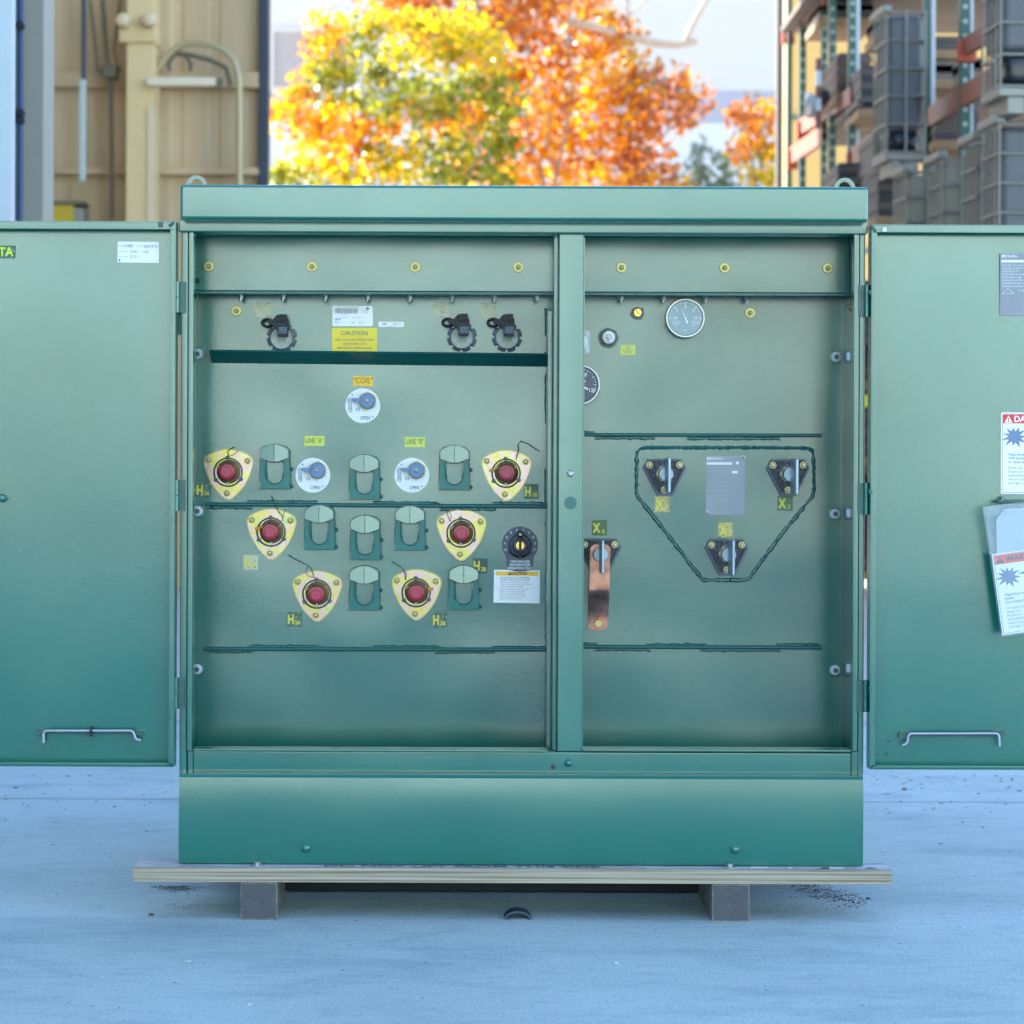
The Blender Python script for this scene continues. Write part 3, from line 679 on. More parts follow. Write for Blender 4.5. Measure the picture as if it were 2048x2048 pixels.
def crate(u0, v0, u1, v1, y, mat, label, cat='crate', name='crate', dep=0.8, grp='loads on the pallet rack', drop=None):
    a, b, c, d = rect(u0, v0, u1, v1, y); e = empty(name, ((a + b) / 2, y + dep / 2, c), label, cat, grp)
    m = MB(); m.box(a, b, y, y + dep, c + 0.02, d, mat, 0.02); m.build('body', e)
    m = MB(); m.box(a - 0.02, b + 0.02, y - 0.02, y + dep + 0.02, c, c + 0.07, M['woodp'], 0.008); m.build('pallet', e)
    m = MB()
    for i in range(3): zz = c + 0.12 + (d - c - 0.2) * i / 2; m.box(a - 0.008, b + 0.008, y - 0.008, y + dep + 0.008, zz, zz + 0.05, M['deck'])
    m.build('band', e)
    return e
crate(1676, 105, 1742, 205, 15.0, plain('brown_box', (0.13, 0.06, 0.035), 0.7), 'brown box on the upper shelf of the far rack bay')
crate(1722, 130, 1768, 235, 14.2, M['crate'], 'dark brown crate right of the rack upright, below the rusty panel')
crate(1676, 325, 1745, 420, 14.3, M['crate'], 'black crate under the orange beam right above the cabinet lid')
crate(1750, 262, 1772, 420, 13.4, M['crate'], 'narrow black crate between the caged grey container and the rack upright')
crate(1640, 0, 1745, 52, 15.9, M['crate'], 'wide black crate at the top of the far rack bay')
crate(1866, 88, 1925, 118, 12.6, M['crate'], 'flat black crate on the shelf between the two right uprights')
crate(1757, 322, 1800, 452, 12.0, M['crate'], 'black crate behind the leftmost beige tote', dep=0.5)
crate(1850, 122, 1922, 178, 12.4, plain('umber_box', (0.16, 0.12, 0.09), 0.7), 'dull brown box under the flat black crate', dep=0.5)
crate(1872, 215, 1955, 300, 11.9, plain('plum_box', (0.05, 0.03, 0.045), 0.6), 'dark plum coloured box below the long orange beam')
crate(1930, 120, 1965, 165, 11.3, plain('ochre_sack', (0.4, 0.22, 0.05), 0.8), 'ochre box at the right end of the long orange beam', dep=0.4)
crate(1752, 30, 1770, 90, 12.9, plain('rust_panel', (0.25, 0.09, 0.04), 0.7), 'rusty box beside the top of the caged grey container', dep=0.4)
# round black drum and a workbench like lump on the far shelf
dr = empty('drum', (*at(1693, 195, 15.6)[:2], at(1693, 195, 15.6)[2]), 'round black drum lying on the far rack shelf behind the upright', 'drum')
m = MB(); a = at(1692, 152, 15.5); m.lathe(a[0], a[2], [(0.05, 15.48), (0.14, 15.5), (0.15, 15.55), (0.15, 16.3), (0.05, 16.35)], M['tank_black'], 20); m.build('body', dr)
m = MB(); m.box(a[0] - 0.25, a[0] + 0.15, 15.5, 16.3, at(0, 205, 15.5)[2], a[2] - 0.12, M['crate'], 0.03); m.build('cradle', dr)
rb = empty('striped_barrier', (*at(1634, 250, 15.2)[:2], at(1634, 250, 15.2)[2]), 'red and white striped post leaning in the far rack bay', 'barrier post')
m = MB(); a0, a1, _, _ = rect(1633, 0, 1643, 10, 15.2)
for i, (va, vb) in enumerate(((110, 135), (135, 165), (165, 190), (190, 215), (215, 250))): m.box(a0, a1, 15.2, 15.26, *rect(0, va, 1, vb, 15.2)[2:], M['rackorange'] if i % 2 == 0 else M['white'])
m.build('stripes', rb)
wb = empty('plastic_bag', (*at(1624, 235, 15.3)[:2], at(1624, 235, 15.3)[2]), 'crumpled pale bag hanging over the orange beam in the far rack bay', 'bag')
m = MB(); a = at(1624, 208, 15.3); rnd2 = random.Random(5)
m.lathe(a[0], a[2], [(0.02, 15.2), (0.045, 15.23), (0.06, 15.3), (0.04, 15.42)], M['greyflange'], 10)
for i in range(len(m.v)): m.v[i] = (m.v[i][0] + rnd2.uniform(-.02, .02), m.v[i][1], a[2] + (m.v[i][2] - a[2]) * 1.7 + rnd2.uniform(-.03, .03))
m.build('film', wb)
bn = empty('yellow_bin', (*at(1737, 800, 13.3)[:2], at(1737, 815, 13.3)[2]), 'bright yellow bin on the rack seen through the right door gap', 'bin')
m = MB(); a, b, c, d = rect(1722, 788, 1752, 815, 13.3); m.box(a, b, 13.3, 13.6, c, d, plain('safety_yellow', (0.75, 0.68, 0.01), 0.5), 0.02); m.build('body', bn)
m = MB(); m.box(a - 0.01, b + 0.01, 13.29, 13.61, d, d + 0.03, M['crate'], 0.005); m.build('lid', bn)
crate(1722, 815.5, 1752, 932, 13.3, M['crate'], 'low black crate carrying the bright yellow bin', dep=0.4)
crate(1715, 560, 1765, 780, 13.4, M['crate'], 'black crate behind the hinges of the right door, above the yellow bin', dep=0.5)
crate(1712, 700, 1760, 1160, 14.2, M['crate'], 'tall black crate on the ground behind the right door gap', dep=0.6)
# the containers
def tote(name, u, zb, X_Z, w, dep, h, tankmat, label, blackh=0.0, nb=5, capw=True, grp='caged totes stacked on the rack'):
    """IBC tote: front left edge seen at pixel column u at distance Z"""
    Z = X_Z; y = Z - 6; x = P(u, 500, y)[0]
    e = empty(name, (x + w / 2, y + dep / 2, zb), label, 'container', grp)
    def tr(mb):      # turn about the front left edge to the rack's direction
        c, s = RDIR.y, -RDIR.x
        mb.v = [(x + (vx - x) * c - (vy - y) * s, y + (vx - x) * s + (vy - y) * c, vz) for vx, vy, vz in mb.v]; return mb
    m = MB(); m.box(x + 0.013, x + w - 0.013, y + 0.013, y + dep - 0.013, zb + 0.16 + blackh, zb + h - 0.03, tankmat, 0.05, 3); tr(m).build('tank', e)
    if blackh:
        m = MB(); m.box(x + 0.015, x + w - 0.015, y + 0.015, y + dep - 0.015, zb + 0.14, zb + 0.20 + blackh, M['tank_black'], 0.09, 3); tr(m).build('sump', e)
    m = MB()
    for i in range(nb + 1):
        zz = zb + 0.16 + (h - 0.18) * i / nb; r_ = 0.010
        for (xa, ya, xb, yb) in ((x, y, x + w, y), (x, y, x, y + dep), (x + w, y, x + w, y + dep), (x, y + dep, x + w, y + dep)):
            m.tube([(xa, ya, zz), (xb, yb, zz)], r_, M['cage'], 6)
    for i in range(5):
        yy = y + dep * i / 4; m.tube([(x, yy, zb + 0.14), (x, yy, zb + h)], 0.007, M['cage'], 6); m.tube([(x + w, yy, zb + 0.14), (x + w, yy, zb + h)], 0.009, M['cage'], 6)
    for i in range(1, max(2, int(w / 0.24))):
        xx = x + w * i / max(2, int(w / 0.24)); m.tube([(xx, y - 0.005, zb + 0.14), (xx, y - 0.005, zb + h)], 0.009, M['cage'], 6)
    m.box(x - 0.03, x + 0.03, y - 0.03, y + dep + 0.02, zb + h - 0.02, zb + h + 0.03, M['cage'], 0.01)
    tr(m).build('cage', e)
    m = MB(); m.box(x - 0.01, x + w + 0.01, y - 0.01, y + dep + 0.01, zb + 0.10, zb + 0.15, M['cage'], 0.008)
    for xx in (x + 0.04, x + w / 2 - 0.05, x + w - 0.14): m.box(xx, xx + 0.1, y, y + dep, zb + 0.0, zb + 0.10, M['cage'], 0.008)
    tr(m).build('base', e)
    return e
tote('caged_tote', 1812, 2.05, 16.9, 0.34, 0.36, 1.03, M['tank_beige'], 'beige caged tote leftmost in the lower row on the rack')
tote('caged_tote', 1883, 2.05, 16.3, 0.30, 0.36, 1.05, M['tank_beige'], 'beige caged tote second in the lower row on the rack')
tote('caged_tote', 1953, 2.05, 15.4, 0.34, 0.36, 1.06, M['tank_beige'], 'beige caged tote beside the large near tote')
tote('caged_tote', 1998, 2.05, 14.6, 1.0, 0.38, 1.05, M['tank'], 'large grey tote under the tallest stack at the right edge')
tote('caged_tote', 2000, 3.11, 14.4, 1.0, 0.40, 1.1, M['tank'], 'large grey tote with black bottom topmost of its stack at the right edge', 0.20)
tote('caged_tote', 1772, 3.10, 17.4, 0.27, 0.40, 1.15, M['tank'], 'tall narrow grey tote with black bottom standing above the beige ones', 0.14)

# ================================================================== THE TRANSFORMER CABINET
YB = 0.30                                  # face of the lower tank wall
YU = 0.205                                 # face of the upper ledge
CAB = empty('transformer_cabinet', (0, 0.45, 0.1246), 'green pad mounted transformer cabinet with both doors open, standing on a pine board', 'electrical cabinet')
G, GI, WD = M['green'], M['green_in'], M['weld']
def shell(name, parts, mat=G, parent=CAB):
    m = MB()
    for p in parts: m.bx(*p[:6], mat, p[6] if len(p) > 6 else 0.003)
    return m.build(name, parent)
def dents(o): return o
# plinth (front plate below the opening), with a rounded upper edge and two dimples
m = MB(); a, b, c, d = rect(358, 1550.5, 1726, 1729, 0)
prof = [(0.058, 1.0), (0.010, 1.0), (0.006, 0.997), (0.0035, 0.985)] + [(-0.001 - 0.0045 * (1 - (2 * t - 1) ** 2), t) for t in [0.965 - 0.965 * i / 15 for i in range(16)]] + [(0.058, 0.0)]
vs = [(x, y, c + (d - c) * t) for x in (a, b) for y, t in prof]; n = len(prof)
m.add(vs, [(i, i + 1, i + 1 + n, i + n) for i in range(n - 1)] + [list(range(n - 1, -1, -1)), list(range(n, 2 * n))], G)
m.box(a, a + 0.005, 0.062, 1.15, c, d, G); m.box(b - 0.005, b, 0.062, 1.15, c, d, G); m.box(a + 0.006, b - 0.006, 1.14, 1.15, c, d, G)
plinth = m.build('kick_plate', CAB)
SX0, SX1, SILL0, SILL1 = a, b, c, d
for u, v in ((612, 1695.6), (1469.7, 1698)):
    x, z = P(u, v, 0); m = MB(); rr = 9.5 * px(0)
    m.lathe(x, z, [(rr * math.sin(t), -0.0045 - rr * 0.75 * math.cos(t)) for t in (0.02, 0.35, 0.7, 1.0, 1.3, 1.5)] + [(rr, 0.004)], G, 24); m.build('dome_bolt', CAB)
# cross rail above the plinth and lip of the opening
m = MB(); m.bx(386, 1504, 1702, 1547, 0.045, 0.075, G, 0.003); m.bx(386, 1499.5, 1096, 1503, 0.036, 0.10, G, 0.001); m.bx(1166, 1499.5, 1702, 1503, 0.036, 0.10, G, 0.001)
m.build('cross_rail', CAB)
x, z = P(1136.7, 1526, 0.045); m = MB(); rr = 8 * px(0.045)
m.lathe(x, z, [(rr * math.sin(t), 0.045 - rr * 0.8 * math.cos(t)) for t in (0.02, 0.4, 0.8, 1.2, 1.5)], G, 20); m.build('dome_bolt', CAB)
x, z = P(1106.5, 1534, 0.045); m = MB(); m.lathe(x, z, [(0.005, 0.0438), (0.006, 0.0446)], plain('scuff', (0.05, 0.05, 0.05), 0.8), 10); m.build('scuff_mark', CAB)
# jambs, each a folded channel with a stepped face
m = MB(); m.bx(360.5, 463, 375, 1551, 0.045, 0.10, G, 0.003); m.bx(375.4, 464, 385.5, 1502, 0.036, 0.07, G, 0.002); m.bx(375.4, 1503, 385.5, 1551, 0.046, 0.08, G, 0.001); m.build('jamb', CAB)
m = MB(); m.bx(1717.5, 464, 1729, 1551, 0.042, 0.10, G, 0.003); m.bx(1706.5, 465, 1717.2, 1503, 0.036, 0.07, G, 0.002); m.bx(1703, 1504, 1717.2, 1551, 0.046, 0.08, G, 0.001); m.build('jamb', CAB)
# header and lid
m = MB(); m.bx(357, 441, 1735, 466.5, 0.03, 0.10, G, 0.004); m.build('header', CAB)
LX0, LX1, LZ0, LZ1 = rect(360, 371, 1737, 441, -0.022)
m = MB(); m.box(LX0, LX1, -0.022, 0.62, LZ0, LZ1, G, 0.008, 3)
m.build('lid', CAB)
m = MB(); m.box(SX0 + 0.09, SX1 - 0.09, 0.63, 1.12, 0.30, LZ1 - 0.02, G, 0.006); m.build('tank', CAB)
for u, v, y in ((393, 371, 0.50), (1690, 376, 0.30)):
    x, z = P(u, v, y); m = MB(); r0, r1 = 13 * px(y), 20.5 * px(y)
    pts = arc(x, z, r1, -10, 190, 20) + [(x - r1, z - 0.02)] + [(x - r0, z - 0.02)] + arc(x, z, r0, 190, -10, 20) + [(x + r0, z - 0.02), (x + r1, z - 0.02)]
    m.prism(pts, y, y + 0.012, G); m.build('lifting_lug', CAB)
# compartment sides, roof, walls
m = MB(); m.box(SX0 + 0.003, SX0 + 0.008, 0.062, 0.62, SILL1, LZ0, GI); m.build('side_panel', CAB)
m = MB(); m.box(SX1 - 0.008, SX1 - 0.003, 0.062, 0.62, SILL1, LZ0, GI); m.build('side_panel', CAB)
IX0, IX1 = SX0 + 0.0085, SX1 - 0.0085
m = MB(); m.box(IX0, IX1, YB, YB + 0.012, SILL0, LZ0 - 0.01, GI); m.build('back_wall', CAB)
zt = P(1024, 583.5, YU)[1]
m = MB(); m.box(IX0, IX1, YU, YU + 0.008, zt, LZ0 - 0.012, GI, 0.002); m.bx(388, 584.2, 1702, 590, YU + 0.004, YU + 0.03, WD, 0.001); m.box(IX0, IX1, YU + 0.031, YB - 0.001, zt, zt + 0.008, GI); m.build('upper_panel', CAB)  # the dark strip stands in for shade under the ledge
m = MB(); m.box(P(560, 0, 0.335)[0], P(1428, 0, 0.335)[0], 0.335, 1.12, 0.004, SILL0 - 0.002, M['base_shade'], 0.004); m.build('base_tank', CAB)
# centre post
m = MB(); m.bx(1116.5, 466.8, 1165.5, 1503.5, 0.05, 0.085, G, 0.003); m.bx(1165.8, 475, 1168, 1499, 0.056, 0.09, G, 0.0); m.build('center_post', CAB)
m = MB(); x, z = P(1141, 1006, 0.05); m.lathe(x, z, [(12 * px(0), 0.0488), (12.6 * px(0), 0.0496)], plain('plug_green', (0.04, 0.13, 0.115), 0.45), 28); m.build('hole_plug', CAB)  # plug in a flatter, greyer green than the post
x, z = P(1141, 947, 0.05); m = MB(); m.lathe(x, z, [(0.0035, 0.038), (0.0075, 0.04), (0.0085, 0.049)], M['steel'], 20); m.build('bolt', CAB)
m = MB(); m.lathe(x, z, [(0.005, 0.0362), (0.0055, 0.0375)], M['greybolt'], 6); m.build('bolt_socket', CAB)
# barrier between the compartments
m = MB(); m.bx(1106, 468, 1115.5, 1500, 0.085, 0.11, GI, 0.002); m.build('barrier_flange', CAB)
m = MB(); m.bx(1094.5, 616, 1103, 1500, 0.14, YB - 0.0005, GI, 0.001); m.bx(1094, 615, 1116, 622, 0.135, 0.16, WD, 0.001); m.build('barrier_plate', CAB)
def bead(name, pts, r, y=YB, seed=0, parent=CAB, n=7):
    rnd = random.Random(seed); m = MB(); path = []
    for i in range(len(pts) - 1):
        (u0, v0), (u1, v1) = pts[i], pts[i + 1]; L = math.hypot(u1 - u0, v1 - v0); k = max(2, int(L / 4))
        for j in range(k + (i == len(pts) - 2)):
            t = j / k; x, z = P(u0 + (u1 - u0) * t + rnd.uniform(-.7, .7), v0 + (v1 - v0) * t + rnd.uniform(-.7, .7), y); path.append((x, y - 0.001, z))
    rs = [rnd.uniform(0.62, 1.2) for _ in path]
    m.tube(path, lambda t: r * px(y) * rs[min(len(rs) - 1, int(t * (len(rs) - 1) + .5))], WD, n)
    return m.build(name, parent)
for i, (a, b) in enumerate(((616, 672), (748, 846), (938, 1008), (1142, 1275), (1392, 1500), (702, 706), (1046, 1052))):
    bead('weld_bead', [(1092, a), (1092, b)], 3.2, seed=i)
# brackets and side strips at the back corners
def clipplate(u, v, s):
    m = MB(); m.bx(u - 12, v - 13, u + 12, v + 13, YB - 0.004, YB - 0.0005, GI, 0.0015)
    o = m.build('clip_plate', CAB)
    x, z = P(u, v, YB); k = px(YB); m = MB()
    m.lathe(x, z, [(5.2 * k, YB - 0.014), (6 * k, YB - 0.0135), (6.4 * k, YB - 0.010), (9.5 * k, YB - 0.0095), (10.3 * k, YB - 0.0075), (10.3 * k, YB - 0.004)], M['greyflange'], 24); w = m.build('washer', o)
    m = MB(); m.lathe(x, z, [(2.5 * k, YB - 0.017), (4.6 * k, YB - 0.0165), (4.8 * k, YB - 0.0142)], M['ring'], 14); m.build('stud', o)
    return o
proto_clip = None
m = MB(); m.bx(1680, 590, 1690, 1500, YB - 0.003, YB - 0.0005, GI, 0.001); m.build('edge_strip', CAB)
m = MB(); m.bx(378, 590, 387, 1500, YB - 0.003, YB - 0.0005, GI, 0.001); m.build('edge_strip', CAB)
pc = clipplate(396, 708, 1)
for (u, v) in ((396, 1022), (395, 1338), (1671.5, 714), (1669.5, 1027.5), (1669.5, 1340)):
    x0, z0 = P(396, 708, YB); x1, z1 = P(u, v, YB); copy_tree(pc, CAB, Vector(pc.location) + Vector((x1 - x0, 0, z1 - z0)))
# bolts in the upper ledge (gold washers) and nuts hanging under it
def goldbolt(u, v, y, mat=None):
    x, z = P(u, v, y); k = px(y); m = MB()
    m.lathe(x, z, [(6.0 * k, y - 0.0045), (9.6 * k, y - 0.0042), (10.3 * k, y - 0.003), (10.3 * k, y)], M['gold'], 24); o = m.build('gold_bolt', CAB)
    m = MB(); m.hexa(x, z, 5.8 * k, y - 0.010, y - 0.0046, M['golddark']); m.build('nut', o)
    m = MB(); m.lathe(x, z, [(2.4 * k, y - 0.0155), (2.9 * k, y - 0.015), (2.9 * k, y - 0.0102)], plain('stud_green', (0.16, 0.25, 0.12), 0.4, 0.6), 12); m.build('stud', o)
    return o
pg = None
for (u, v, y) in [(418 + 206.2 * i, 533 + 0.6 * i, YU) for i in range(7)] + [(473, 622, YB), (1500, 626, YB)]:
    if pg is None: pg = goldbolt(418, 533, YU); x0, z0 = P(418, 533, YU)
    else:
        x1, z1 = P(u, v, y); copy_tree(pg, CAB, Vector(pg.location) + Vector((x1 - x0, y - YU, z1 - z0)))
def hangnut(u, v, y):
    x, z = P(u, v, y); k = px(y); m = MB()
    for i in range(6):
        pass
    def vert(r, za, zb, n, mat, rot=0.2):
        vs = [(x + r * math.cos(rot + 6.2832 * i / n), y + r * math.sin(rot + 6.2832 * i / n), zz) for zz in (zb, za) for i in range(n)]
        m.add(vs, [list(range(n)), list(range(2 * n - 1, n - 1, -1))] + [(i, (i + 1) % n, (i + 1) % n + n, i + n) for i in range(n)], mat)
    vert(6.8 * k, z + 1.0 * k, z - 1.2 * k, 14, M['greybolt']); vert(5.8 * k, z - 1.3 * k, z - 8.2 * k, 6, M['greybolt'], 0.5); vert(3.2 * k, z - 8.2 * k, z - 13 * k, 10, M['greybolt'])
    return m.build('hanging_nut', CAB)
pn = hangnut(481, 589.5, YU + 0.05); x0, z0 = P(481, 589.5, YU + 0.05)
for u, v in [(565.5 + 84.5 * i, 589.8 + .3 * i) for i in range(7)] + [(1241.7, 591.5), (1326, 592), (1411, 592), (1494, 592.5)]:
    x1, z1 = P(u, v, YU + 0.05); copy_tree(pn, CAB, Vector(pn.location) + Vector((x1 - x0, 0, z1 - z0)))
# stubs, rods on the inner sides
def xbolt(u0, u1, v, y, r, mat, parent=CAB, nm='side_stud'):
    k = px(y); a = P(u0, v, y); b = P(u1, v, y); m = MB()
    m.tube([(a[0], y, a[1]), (b[0], y, b[1])], r * k, mat, 12); return m.build(nm, parent)
xbolt(386, 399, 561.5, 0.20, 4.2, M['clampdark']); o = xbolt(384, 389, 561.5, 0.20, 7, M['gold'])
xbolt(1671, 1686, 565.5, 0.22, 3.6, M['greybolt']); xbolt(1684, 1690, 565.5, 0.22, 7.5, M['gold']); xbolt(1688, 1703, 614.5, 0.16, 3.6, M['greybolt']); xbolt(1698, 1702, 614.5, 0.16, 8.5, M['gold'])
xbolt(1685, 1697, 493, 0.22, 3.5, M['galv'])
m = MB()
for u in (1691.5, 1696.5):
    a, b = P(u, 492, 0.2), P(u, 592, 0.2); m.tube([(a[0], 0.2, a[1]), (b[0], 0.2, b[1])], 1.6 * px(.2), M['green_in'], 8)
m.build('latch_rod', CAB)
m = MB(); m.bx(1690, 468, 1693, 1500, 0.255, 0.262, GI, 0.001); m.build('side_flange', CAB)
for v in (714, 1027, 1338):
    m = MB(); m.bx(1694, v - 10, 1703, v + 8, 0.08, 0.10, M['greyflange'], 0.004); m.build('strike_plate', CAB)
m = MB(); m.bx(387, 467, 391, 472, 0.06, 0.08, G, 0.001); m.build('corner_tab', CAB)

# drip shield and stiffener rods
def shield(u0, v0, u1, v1, hgt):
    (xa, za), (xb, zb) = P(u0, v0, YB), P(u1, v1, YB); k = px(YB); hh = hgt * k
    m = MB()
    prof = [(YB - 0.0005, 0), (YB - 0.055, 0), (YB - 0.058, -3.6 * k), (YB - 0.054, -4.2 * k), (YB - 0.0005, -hh)]
    vs = [(x, y, z + dz) for x, z in ((xa, za), (xb, zb)) for y, dz in prof]; n = len(prof)
    m.add(vs, [(i, i + 1, i + 1 + n, i + n) for i in range(n - 1)] + [list(range(n - 1, -1, -1)), list(range(n, 2 * n))], WD)
    return m.build('drip_shield', CAB, smooth=20)
shield(423, 701, 1093, 708.5, 25)
def rod(u0, u1, v0, v1, r):
    (xa, za), (xb, zb) = P(u0, v0, YB), P(u1, v1, YB); k = px(YB); m = MB()
    m.tube([(xa, YB - 0.006, za), (xb, YB - 0.006, zb)], r * k, M['rod'], 14); o = m.build('stiffener_rod', CAB)
    return o
rod(411, 1093, 1008.5, 1013, 4.2); rod(409, 1092, 1297.5, 1299, 4.0); rod(1166, 1643, 869.5, 871, 3.6); rod(1164, 1643, 1293, 1295, 4.0)
sd_ = 50
for (u0, u1, v) in ((495, 636, 1004), (745, 872, 1006), (985, 1092, 1007), (412, 505, 1014.5), (880, 992, 1018), (1040, 1092, 1012),
                    (498, 640, 1293), (745, 880, 1294), (985, 1092, 1295), (415, 505, 1302), (870, 990, 1303.5),
                    (1166, 1190, 865.5), (1190, 1310, 875.5), (1375, 1560, 876.5), (1166, 1195, 1289), (1293, 1415, 1290), (1553, 1640, 1290), (1190, 1300, 1298.5), (1400, 1560, 1299.5)):
    sd_ += 1; bead('weld_bead', [(u0, v), (u1, v + 0.4)], 4.0, seed=sd_)
WP = [(1299, 895.5), (1281, 897), (1273.6, 906), (1272.5, 985), (1277, 995), (1320, 1049), (1399, 1152), (1406, 1160), (1490, 1160), (1500, 1154), (1512, 1138), (1560, 1072), (1626, 991), (1628, 975), (1627, 915), (1624, 902), (1614, 896.5), (1500, 895.5), (1299, 895.5)]
bead('weld_outline', WP, 4.3, seed=99)
m = MB(); pts = [P(u, v, YB) for u, v in WP[:-1]]; m.prism([(a, b) for a, b in pts], YB - 0.0022, YB - 0.0004, GI); m.build('terminal_panel', CAB)

# ------------------------------------------------------------------ little kit for things bolted on the wall: a, b in photo pixels from a centre, d = mm in front
K = px(YB)
class Kit(MB):
    def __init__(s, u, v, y=YB):
        super().__init__(); s.u, s.w, s.y = u, v, y; s.x, s.z = P(u, v, y); s.k = px(y)
    def pt(s, a, b): return (s.x + a * s.k, s.z - b * s.k)
    def Y(s, d): return s.y - d / 1000
    def poly(s, pts, d0, d1, mat, cap=None): return s.prism([s.pt(a, b) for a, b in pts], s.Y(d1), s.Y(d0), mat, cap)
    def turn(s, a, b, prof, mat, n=28, close=True): x, z = s.pt(a, b); return s.lathe(x, z, [(r * s.k, s.Y(d)) for r, d in prof], mat, n, close)
    def hexn(s, a, b, r, d0, d1, mat, rot=0.3): x, z = s.pt(a, b); return s.hexa(x, z, r * s.k, s.Y(d1), s.Y(d0), mat, rot)
    def wr(s, str_, a, b, size, d, mat, **kw): x, z = s.pt(a, b); return s.text(str_, x, z, s.Y(d), size * s.k, mat, **kw)
    def line(s, pts, r, mat, n=6): return s.tube([(s.pt(a, b)[0], s.Y(d), s.pt(a, b)[1]) for a, b, d in pts], r * s.k, mat, n)
def rrect(w, h, r, n=4, tilt=0):
    out = []
    for cx, cy, a0 in ((w / 2 - r, -h / 2 + r, -90), (w / 2 - r, h / 2 - r, 0), (-w / 2 + r, h / 2 - r, 90), (-w / 2 + r, -h / 2 + r, 180)):
        for i in range(n + 1): t = R(a0 + 90 * i / n); out.append((cx + r * math.cos(t), cy + r * math.sin(t)))
    c, s = math.cos(R(tilt)), math.sin(R(tilt))
    return [(a * c - b * s, a * s + b * c) for a, b in out]

# ------------------------------------------------------------------ bushings: iridescent triangular flange, red cap
def reuleaux(r):
    c = [(-43, -26), (43, -26), (0, 51)]; pts = []
    corners = [(-44, -29, 180, 260), (44, -29, -80, 0), (0, 45, 55, 125)]
    return None
def flange_pts(s=1.0):
    pts = []
    def q(p0, p1, p2, n=10):
        for i in range(n): t = i / n; pts.append(((1 - t) ** 2 * p0[0] + 2 * t * (1 - t) * p1[0] + t * t * p2[0], (1 - t) ** 2 * p0[1] + 2 * t * (1 - t) * p1[1] + t * t * p2[1]))
    q((-41, -34), (0, -58), (41, -34)); q((41, -34), (51, -29), (50, -16), 5); q((50, -16), (40, 30), (8, 54)); q((8, 54), (0, 60), (-8, 54), 5); q((-8, 54), (-40, 30), (-50, -16)); q((-50, -16), (-51, -29), (-41, -34), 5)
    return [(a * s, b * s) for a, b in pts]
def bushing(u, v):
    k = Kit(u, v); k.poly(flange_pts(1.0), 0.4, 4, M['irid_dark'], M['irid_dark']); k.poly(flange_pts(0.955), 4, 5.5, M['irid_dark'], M['irid']); o = k.build('bushing', CAB)
    k = Kit(u, v); k.turn(-1, 1, [(26.5, 9), (28, 10), (29.5, 9), (29.5, 5.6)], M['ring'], 40, False)
    for a in (-92, 28, 148):
        x, y = -1 + 29 * math.cos(R(a)), 1 + 29 * math.sin(R(a)); k.turn(x, y, [(2.0, 11.5), (4.2, 11), (4.4, 6)], M['ring'], 10)
    k.build('retaining_ring', o)
    k = Kit(u, v); k.turn(0, 0, [(18, 14), (19, 13), (24, 6)], M['irid_dark'], 36); k.build('collar', o)
    for a in (-150, -35):
        k = Kit(u, v); k.poly([(-1 + 21 * math.cos(R(a)) + p, 1 + 21 * math.sin(R(a)) + q) for p, q in ((-4, -3), (4, -3), (4, 3), (-4, 3))], 6, 12, M['golddark']); k.build('spring_clip', o)
    k = Kit(u, v); k.turn(-1, 23, [(2.5, 11), (3.2, 10), (3.2, 6)], M['galv'], 12); k.build('locating_pin', o)
    k = Kit(u, v); k.turn(0, 0, [(10.6, 60), (15.4, 58.5), (16.8, 55), (17.4, 40), (18.4, 14)], M['red'], 36); k.turn(0, 0, [(1.2, 60.8), (1.4, 60.4), (9.6, 60.4), (10.2, 61), (10.8, 60)], M['red2'], 32)
    k.turn(0, 0, [(0.9, 61.4), (1.0, 60.9)], M['red'], 8); k.build('red_cap', o)
    for a, b in ((-39.5, -23.5), (38, -22.3), (-3, 43)):
        k = Kit(u, v); k.turn(a, b, [(5.2, 7.5), (6.6, 7.2), (6.8, 5.5)], M['irid_dark'], 20); k.hexn(a, b, 5.2, 7.5, 12, M['golddark']); k.turn(a, b, [(2.0, 15), (2.7, 14.6), (2.7, 12)], M['gold'], 12); k.build('bolt', o)
    return o
BUSH = [(457.6, 943.4), (543.5, 1062.9), (635, 1186.7), (1013, 945.5), (923, 1065), (833.3, 1184)]
pb = bushing(*BUSH[0]); x0, z0 = P(*BUSH[0], YB); bl = [pb]
for c in BUSH[1:]:
    x1, z1 = P(*c, YB); bl.append(copy_tree(pb, CAB, Vector(pb.location) + Vector((x1 - x0, 0, z1 - z0))))
WIRE = [[(-2, -30), (0, -34), (-3, -40), (2, -44), (12, -50)], [(22, -22), (23, -30), (16, -36), (8, -50), (3, -62), (0, -72)], [(-6, -32), (-12, -50), (-20, -56), (-36, -64), (-50, -72), (-57, -77)],
        [(19, -26), (24, -44), (22, -56), (28, -63), (44, -58), (58, -48), (66, -44)], [(-23, -22), (-30, -42), (-36, -52), (-46, -58), (-58, -61)], [(-22, -24), (-24, -40), (-30, -48), (-44, -58), (-48, -60)]]
LOOP = [[(-2, -30), (10, -34), (20, -42), (10, -44)], [(22, -22), (24, -34), (27, -44)], [(-6, -32), (-16, -34), (-24, -42), (-20, -54)], [(19, -26), (20, -36), (25, -50)], [(-23, -22), (-20, -34), (-25, -42), (-31, -44)], [(-22, -24), (-20, -36), (-26, -44)]]
